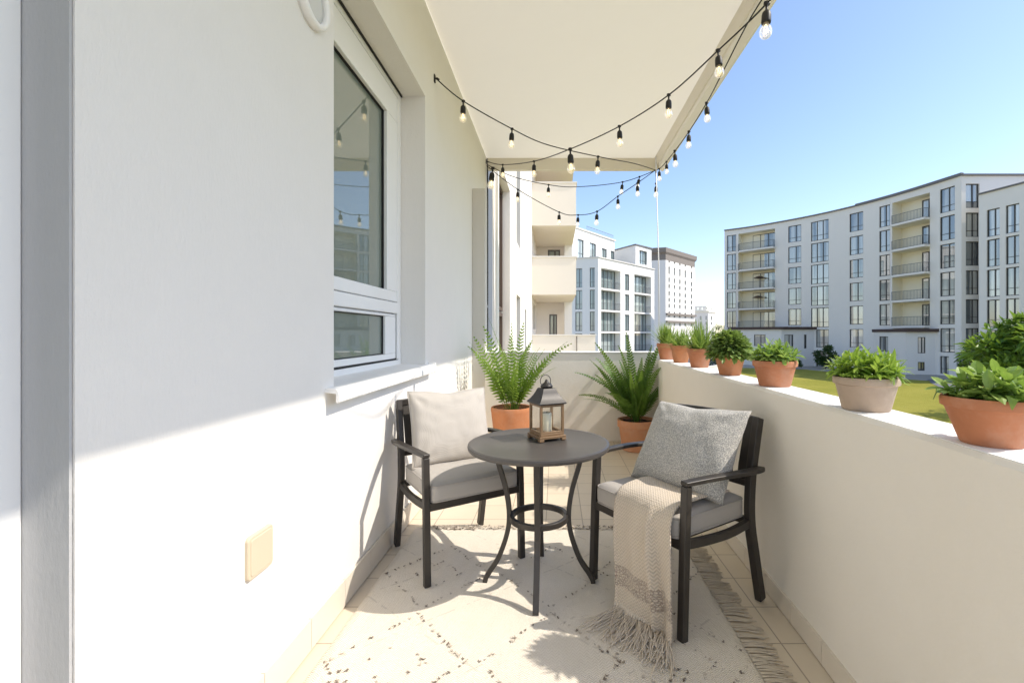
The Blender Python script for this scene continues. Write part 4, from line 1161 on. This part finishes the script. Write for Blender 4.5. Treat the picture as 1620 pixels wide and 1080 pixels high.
# ------------------------------------------------------------------ white block with loggias, mid left
wb = thing('white_loggia_block', 'bright white apartment block with glazed loggias and setback top floor behind the end parapet', 'apartment block', (10, 68, GZ))
BZ = H + 10.6
C0, C1 = (5.9, 64.0), (16.3, 76.2)
PL = Path([(-6.0, 68.3), C0], 1); PR = Path([C0, C1], 1)
ops = []; wn = []
for k in range(5):
    for x0, x1, kind in ((951, 981.5, 'l'), (988.5, 995.5, 'w'), (1003.5, 1030, 'l')):
        s0, s1 = PR.hit(RT(x0)), PR.hit(RT(x1)); a, b = H + 6.45 - 3.05 * k, H + 9.25 - 3.05 * k
        if kind == 'w': a += .1; b -= .25
        ops.append((s0, s1, a, b, 1.1 if kind == 'l' else .25, None)); wn.append((s0, s1, a, b, kind))
mb = MB(); facade(mb, PR, GZ - .1, BZ, ops)
opl = []
for k in range(5):
    for x0, x1 in ((893, 904), (910, 921), (933, 941)):
        s0, s1 = PL.hit(RT(x0)), PL.hit(RT(x1)); opl.append((s0, s1, H + 6.5 - 3.05 * k, H + 9.2 - 3.05 * k, .3, None))
facade(mb, PL, GZ - .1, BZ, opl)
mb.quad((*C1, GZ), (8, 84, GZ), (8, 84, BZ), (*C1, BZ))
bpart(mb, 'wall', M['facade_b'], wb, fix=False)
for s0, s1, a, b, kind in wn: put_window(wb, PR, s0, s1, a, b, .98 if kind == 'l' else .16, 4 if kind == 'l' else 1, 'rail', 'pane_blue', rail=False, low=False)
for s0, s1, a, b, kind in wn:
    if kind == 'l':
        A, B = PR.at(s0), PR.at(s1); d = (B - A).normalized() * .06
        railing(wb, [A + d, B - d], 1.0, .2, 'rail', a)
for q_ in opl: put_window(wb, PL, *q_[:4], .2, 1, 'rail', 'pane_blue')
mb = MB(); mb.quad((*C0, BZ - .03), (*C1, BZ - .03), (8, 84, BZ - .03), (-6, 80, BZ - .03), (-6, 68.3, BZ - .03)); bpart(mb, 'roof', M['concrete'], wb, fix=False)
mb = MB(); mb.bar([V((-6.0, 68.3, BZ + .06)), V((*C0, BZ + .06)), V((*C1, BZ + .06))], .3, .14); bpart(mb, 'roof_coping', M['facade_c'], wb)
# setback storey
PH = Path([(1.0, 63.6 + 2.2), (3.1, 66.2), (9.75, 75.5)], 1); PZ2 = H + 15.3; ops = []
PH = Path([(-2.0, 66.9), (1.9, 64.6), (9.6, 75.3)], 1)
for x0, x1, dz in ((913.5, 923.5, 0), (933, 943, 0), (952, 960, .3), (966, 972, .3)):
    s0, s1 = PH.hit(RT(x0)), PH.hit(RT(x1))
    if s0 and s1: ops.append((s0, s1, BZ + .35, BZ + 3.1 - dz, .25, None))
mb = MB(); facade(mb, PH, BZ - .1, PZ2 - .2, ops); mb.quad((9.6, 75.3, BZ), (4, 80, BZ), (4, 80, PZ2 - .2), (9.6, 75.3, PZ2 - .2)); bpart(mb, 'setback_wall', M['facade_b'], wb, fix=False)
for q_ in ops: put_window(wb, PH, *q_[:4], .18, 1, 'rail', 'pane_blue')
mb = MB(); mb.rings([[V((x, y, z)) for x, y in ((-2.1, 66.8), (1.9, 64.4), (9.85, 75.3), (4, 80.2), (-2.1, 78))] for z in (PZ2 - .2, PZ2)]); bpart(mb, 'setback_roof', M['facade_c'], wb)
railing(wb, [(4.6, 68.6), (9.4, 75.2)], .7, .3, 'coping', PZ2)
PB = Path([(9.8, 77.4), (12.55, 72.4), (15.75, 75.8)], 1); s0, s1 = PB.hit(RT(1011.5)), PB.hit(RT(1024))
mb = MB(); facade(mb, PB, BZ - .1, H + 13.9, [(s0, s1, BZ + .5, BZ + 2.7, .4, None)]); mb.quad((15.75, 75.8, BZ), (12.9, 80, BZ), (12.9, 80, H + 13.9), (15.75, 75.8, H + 13.9)); bpart(mb, 'roof_room_wall', M['facade_b'], wb, fix=False)
put_window(wb, PB, s0, s1, BZ + .5, BZ + 2.7, .3, 2, 'rail', 'pane_blue')
mb = MB(); mb.rings([[V((x, y, z)) for x, y in ((9.6, 77.5), (12.5, 72.2), (16.0, 75.8), (12.9, 80.2))] for z in (H + 13.9, H + 14.08)]); bpart(mb, 'roof_room_roof', M['coping'], wb)

# ------------------------------------------------------------------ tower and small tower
tw = thing('tower_block', 'tall pale tower with five columns of small windows and brown cornice', 'tower block', (45, 175, GZ))
TA, TB, TC = (31.5, 163), (38.4, 161), (54.0, 179); TZ = H + 30
mb = MB(); PT = Path([TA, TB], 1); PU = Path([TB, TC], 1); ops = []
zx = lambda x: 890 + x / 5.144
for x0, x1 in ((862, 874), (905, 917), (949, 961), (993, 1005), (1044, 1056)):
    s0, s1 = PU.hit(RT(zx(x0))), PU.hit(RT(zx(x1)))
    for y0, y1 in ((288, 330), (362, 424), (452, 490), (508, 540), (565, 600), (620, 652), (668, 700), (732, 778), (806, 850)):
        ya, yb = 350 + (y1) / 5.144, 350 + y0 / 5.144
        za, zb = H + (528 - ya) * 161 / 730, H + (528 - yb) * 161 / 730
        ops.append((s0, s1, za, zb, .5, None))
facade(mb, PT, GZ - 3, TZ - 4.2, []); facade(mb, PU, GZ - 3, TZ - 4.2, ops)
mb.quad((*TC, GZ), (46, 190, GZ), (46, 190, TZ), (*TC, TZ)); bpart(mb, 'wall', M['facade_c'], tw, fix=False)
for q_ in ops: put_window(tw, PU, *q_[:4], .4, 0, 'frame', 'pane_blue', low=False, pane=False)
for q_ in ops[:0]: pass
mb = MB(); pl = [V((*TA, 0)), V((*TB, 0)), V((*TC, 0)), V((46, 190, 0)), V((30, 178, 0))]
cc_ = sum(pl, V((0, 0, 0))) / 5
ring = lambda k, z: [p + (p - cc_).normalized() * k + V((0, 0, z)) for p in pl]
mb.rings([ring(.05, TZ - 4.2), ring(.05, TZ - 2.2), ring(.9, TZ - 1.5), ring(1.1, TZ)]); bpart(mb, 'cornice', M['cornice'], tw)
mb = MB()
for zz in (H - (496.5 - 528) * 161 / 730,  H - (508.5 - 528) * 161 / 730): mb.bar([V((*TB, zz)) + V((.3, -.3, 0)), V((*TC, zz)) + V((.3, -.3, 0))], .7, .7)
bpart(mb, 'string_course', M['cornice'], tw)
mb = MB()
for q_ in ops:
    A, B = PU.at(q_[0]), PU.at(q_[1]); n = PU.inn(q_[0]) * .42
    mb.quad(A + n + V((0, 0, q_[2])), B + n + V((0, 0, q_[2])), B + n + V((0, 0, q_[3])), A + n + V((0, 0, q_[3])))
bpart(mb, 'panes', M['pane_blue'], tw, fix=False)
st = thing('small_tower', 'small distant cream tower with stepped top beside the tall tower', 'tower block', (62, 206, GZ))
mb = MB(); pa = Path([(58.5, 204), (66.5, 201), (72, 208)], 1); ops = []
for x0, x1 in ((1107, 1109.5), (1116.3, 1118.2), (1124.8, 1126.8)):
    s0, s1 = pa.hit(RT(x0)), pa.hit(RT(x1))
    for ya, yb in ((506, 500), (513.5, 509)): ops.append((s0, s1, H + (528 - ya) * 203 / 730, H + (528 - yb) * 203 / 730, .5, None))
facade(mb, pa, GZ - 3, H + 9.4, ops); mb.quad((72, 208, GZ), (64, 214, GZ), (64, 214, H + 9.4), (72, 208, H + 9.4)); bpart(mb, 'wall', M['facade_c'], st, fix=False)
for q_ in ops: put_window(st, pa, *q_[:4], .4, 0, 'frame', 'pane_blue', low=False)
mb = MB(); mb.rings([[V((x, y, z)) for x, y in ((58, 204), (66.6, 200.6), (72.6, 208), (64, 214.5))] for z in (H + 9.4, H + 10.1)]); bpart(mb, 'cornice', M['cream'], st)
mb = MB(); pa2 = Path([(59.6, 205), (66.2, 202.6), (70.4, 208)], 1); ops = []
for x0, x1 in ((1103.3, 1105), (1110, 1111.7), (1117, 1118.7), (1124.5, 1126)):
    s0, s1 = pa2.hit(RT(x0)), pa2.hit(RT(x1))
    if s0 and s1: ops.append((s0, s1, H + 10.6, H + 11.7, .4, None))
facade(mb, pa2, H + 10.1, H + 12.3, ops); mb.quad((59.6, 205, H + 12.3), (66.2, 202.6, H + 12.3), (70.4, 208, H + 12.3), (64, 212, H + 12.3)); bpart(mb, 'top_storey', M['facade_c'], st, fix=False)

# ------------------------------------------------------------------ neighbouring facade continuing past the end wall
nb = thing('neighbour_building', 'cream neighbouring facade with three stacked solid balconies at the left', 'apartment building', (-.93, 12, GZ))
NX = -.93
pn = Path([(NX, 6.78), (NX, 22.5)], 1)
pn2 = Path([(NX, 22.5), (.60, 22.5)], 1)
ops = [(.62, 2.62, .3, H + 2.9, .30, None), (4.2, 5.4, H - 1.0, H + .95, .28, None), (7.2, 7.9, H - .9, H + .75, .25, None), (4.2, 5.4, H + 2.2, H + 4.6, .28, None), (1.2 + 11.1, 14.6, H + .2, H + 1.3, .25, None), (12.2, 14.6, H - 2.6, H - .1, .25, None)]
mb = MB(); facade(mb, pn, GZ - .1, H + 12, ops)
ops2 = [(.55, 1.15, H + 3.0, H + 4.1, .12, None), (.62, 1.0, H - .9, H + .95, .12, None)]
facade(mb, pn2, GZ - .1, H + 12, ops2)
mb.quad((.60, 22.5, GZ), (.60, 25, GZ), (.60, 25, H + 12), (.60, 22.5, H + 12))
bpart(mb, 'wall', M['facade'], nb, fix=False)
put_window(nb, pn, *ops[0][:2], .3, H + .42, .2, 1, 'frame_brown', 'pane_pale', low=False); put_window(nb, pn, *ops[0][:2], H + .46, H + 2.9, .2, 1, 'frame_brown', 'pane_pale', low=False)
for q_ in ops[1:]: put_window(nb, pn, *q_[:4], .2, 1, 'rail', 'pane', low=False)
for q_ in ops2: put_window(nb, pn2, *q_[:4], .08, 1, 'rail', 'pane_blue', low=False)
for k, (zt, zb) in enumerate(((H + 8.9, H + 7.2), (H + 5.87, H + 4.22), (H + 2.98, H + 1.53), (H - .07, H - 1.5))):
    x1 = .80 if k < 3 else 1.55
    mb = MB(); t_ = .16
    mb.span((NX - .03, 18.0, zb), (x1, 18.0 + t_, zt)); mb.span((x1 - t_, 18.0 + t_, zb), (x1, 22.45, zt)); mb.span((NX - .03, 18.0 + t_, zb), (x1 - t_, 22.45, zb + .2))
    b_ = bpart(mb, 'balcony', M['balc'], nb)
    mb = MB(); mb.span((NX - .03, 17.96, zt + .003), (x1 + .04, 18.0 + t_ + .04, zt + .05)); mb.span((x1 - t_ - .04, 18.0 + t_ + .043, zt + .003), (x1 + .04, 22.45, zt + .05)); mb.xform(Matrix.Translation(-nb.location)); mb.build('coping', M['facade_c'], b_)
mb = MB(); mb.span((.42, 21.9, H - 1.4), (.78, 22.4, H + 7.5)); bpart(mb, 'pier', M['facade_b'], nb)
mb = MB(); mb.span((.803, 17.98, H - 1.5), (.835, 18.0, H - .1)); bpart(mb, 'joint', M['cornice'], nb)
mb = MB(); mb.tube([(NX + .05, 6.95, GZ), (NX + .05, 6.95, H + 8)], .03, 8); bpart(mb, 'downpipe', M['pvc'], nb, smooth=True)

# ------------------------------------------------------------------ trees and shrubs
def crown(mb, c, rad, n, size, seed, clumps=40, flat=.9):
    r = random.Random(seed); c = V(c); cl = []
    for k in range(clumps):
        d = V((r.gauss(0, 1), r.gauss(0, 1), r.gauss(0, 1))).normalized(); q = r.uniform(.45, 1.0) ** .5
        cl.append((c + V((d.x * rad[0] * q, d.y * rad[1] * q, d.z * rad[2] * q)), r.uniform(.22, .42) * min(rad)))
    for k in range(n):
        cc, cr = cl[k % clumps]; d = V((r.gauss(0, 1), r.gauss(0, 1), r.gauss(0, .8))).normalized(); p = cc + d * cr * r.uniform(.5, 1.05)
        o_ = (d + V((r.uniform(-.7, .7), r.uniform(-.7, .7), r.uniform(-.3, .7)))).normalized()
        leaf(mb, p, o_, size * r.uniform(.7, 1.35), size * .42 * r.uniform(.8, 1.2), .6, 2, .25, lambda t: (0.25, 1.0, .1)[int(round(t * 2))], r.uniform(-.8, .8))
    return cl
def tree(label, loc, h, rad, n, size, seed, mt, name='tree', cat='tree', trunk=.14, clumps=40, group=None):
    t = thing(name, label, cat, loc, 0, group); mb = MB(); c = V((0, 0, h - rad[2] * .9))
    cl = crown(mb, c, rad, n, size, seed, clumps); mb.build('crown', M[mt], t, fix=False)
    r = random.Random(seed + 1); mb = MB(); mb.tube(catmull([(0, 0, -.05), (.04, .03, c.z * .4), (-.02, .02, c.z), (.03, 0, c.z + rad[2] * .5)], 5), lambda q: trunk * (1 - .75 * q), 9)
    for cc, cr in cl[:14]:
        b = V((0, 0, c.z * r.uniform(.45, .95))); mb.tube(catmull([b, b.lerp(cc, .5) + V((0, 0, -.1 * rad[2])), cc], 4), lambda q: trunk * .34 * (1 - .8 * q), 6)
    mb.build('trunk', M['bark'], t, smooth=True, fix=False)
    return t
tree('leafy green tree rising behind the nearest pot at the right edge', (20.4, 19.4, GZ), 5.2, (1.85, 1.9, 1.95), 5600, .42, 5, 'leaf_tree', clumps=46)
tree('tall leafy tree just outside the right edge behind the lawn', (27.5, 23.5, GZ), 6.4, (2.4, 2.4, 2.2), 3000, .34, 9, 'leaf_tree', clumps=40)
tree('small dark conical shrub beside the stair windows of the curved block', (37.8, 41.8, GZ), 3.4, (1.1, 1.1, 1.6), 1400, .3, 12, 'leaf_darktree', 'shrub', 'shrub', .06, 18)
tree('dark ivy-like bush against the curved block behind the lance-leaved plant', (34.3, 58.6, GZ), 2.7, (1.2, 1.0, 1.3), 1300, .34, 14, 'leaf_darktree', 'shrub', 'shrub', .06, 16)
tree('low dark hedge bush at the far edge of the lawn', (29.4, 58.5, GZ), 1.5, (1.7, .7, .8), 900, .25, 15, 'leaf_darktree', 'shrub', 'shrub', .04, 12)
tree('round dark bush at the left end of the curved block', (22.5, 64.5, GZ), 1.9, (1.2, 1.2, 1.0), 900, .28, 16, 'leaf_darktree', 'shrub', 'shrub', .05, 12)
for i, (x, y, h, rx) in enumerate(((73.5, 205, 7.6, 4.2), (60, 150, 6.2, 3.0), (51, 140, 6.0, 3.2))):
    tree(('dark far tree beside the small tower', 'dark far tree left of the curved block', 'lower far tree in front of the tall tower')[i], (x, y, GZ), h, (rx, rx, 2.6), 900, .6, 30 + i, 'leaf_darktree', clumps=16, group='far trees on the skyline')
lw = thing('garden_wall', 'low white garden wall at the far left edge of the lawn', 'wall', (15, 46, GZ))
mb = MB(); mb.bar([V((10, 40, GZ + .55)), V((16.5, 47.5, GZ + .55)), V((22, 56, GZ + .55))], .25, 1.1); bpart(mb, 'render', M['facade_b'], lw)
mb = MB(); mb.bar([V((10, 40, GZ + 1.135)), V((16.5, 47.5, GZ + 1.135)), V((22, 56, GZ + 1.135))], .34, .06); bpart(mb, 'coping', M['facade_c'], lw)

# ------------------------------------------------------------------ light, sky, camera
d = V((-1.0, .13, -1.03)).normalized()
sun = bpy.data.lights.new('sun', 'SUN'); sun.energy = 5.0; sun.angle = R(.53); sun.color = (1.0, .92, .80)
so = bpy.data.objects.new('sun', sun); col.objects.link(so); so.rotation_euler = d.to_track_quat('-Z', 'Y').to_euler()
wd = bpy.data.worlds.new('World'); scene.world = wd; wd.use_nodes = True; nt = wd.node_tree
sky = nt.nodes.new('ShaderNodeTexSky'); sky.sky_type = 'NISHITA'; sky.sun_disc = False
sky.sun_elevation = math.asin(-d.z); sky.sun_rotation = math.atan2(-d.x, -d.y)
sky.altitude = 0; sky.air_density = 1.0; sky.dust_density = .6; sky.ozone_density = 1.2
bg = nt.nodes['Background']; bg.inputs[1].default_value = .15
mul = nt.nodes.new('ShaderNodeMix'); mul.data_type = 'RGBA'; mul.blend_type = 'MULTIPLY'; mul.inputs[0].default_value = 1.0
mul.inputs[7].default_value = (1.72, 1.70, 1.76, 1)
nt.links.new(sky.outputs[0], mul.inputs[6]); nt.links.new(mul.outputs[2], bg.inputs[0])

cam = bpy.data.cameras.new('camera'); cam.sensor_width = 36; cam.lens = 730 / 1620 * 36
cam.shift_x = -69 / 1620; cam.shift_y = -12 / 1620; cam.clip_start = .02; cam.clip_end = 4000
co = bpy.data.objects.new('camera', cam); col.objects.link(co); co.location = (0, 0, H); co.rotation_euler = (R(90), 0, 0)
scene.camera = co
scene.view_settings.view_transform = 'Standard'; scene.view_settings.look = 'None'; scene.view_settings.exposure = 0; scene.view_settings.gamma = 1
scene.cycles.max_bounces = 10; scene.cycles.diffuse_bounces = 6; scene.cycles.transparent_max_bounces = 16; scene.cycles.glossy_bounces = 4
scene.cycles.sample_clamp_indirect = 8; scene.cycles.caustics_reflective = False; scene.cycles.caustics_refractive = False
scene.cycles.use_denoising = True
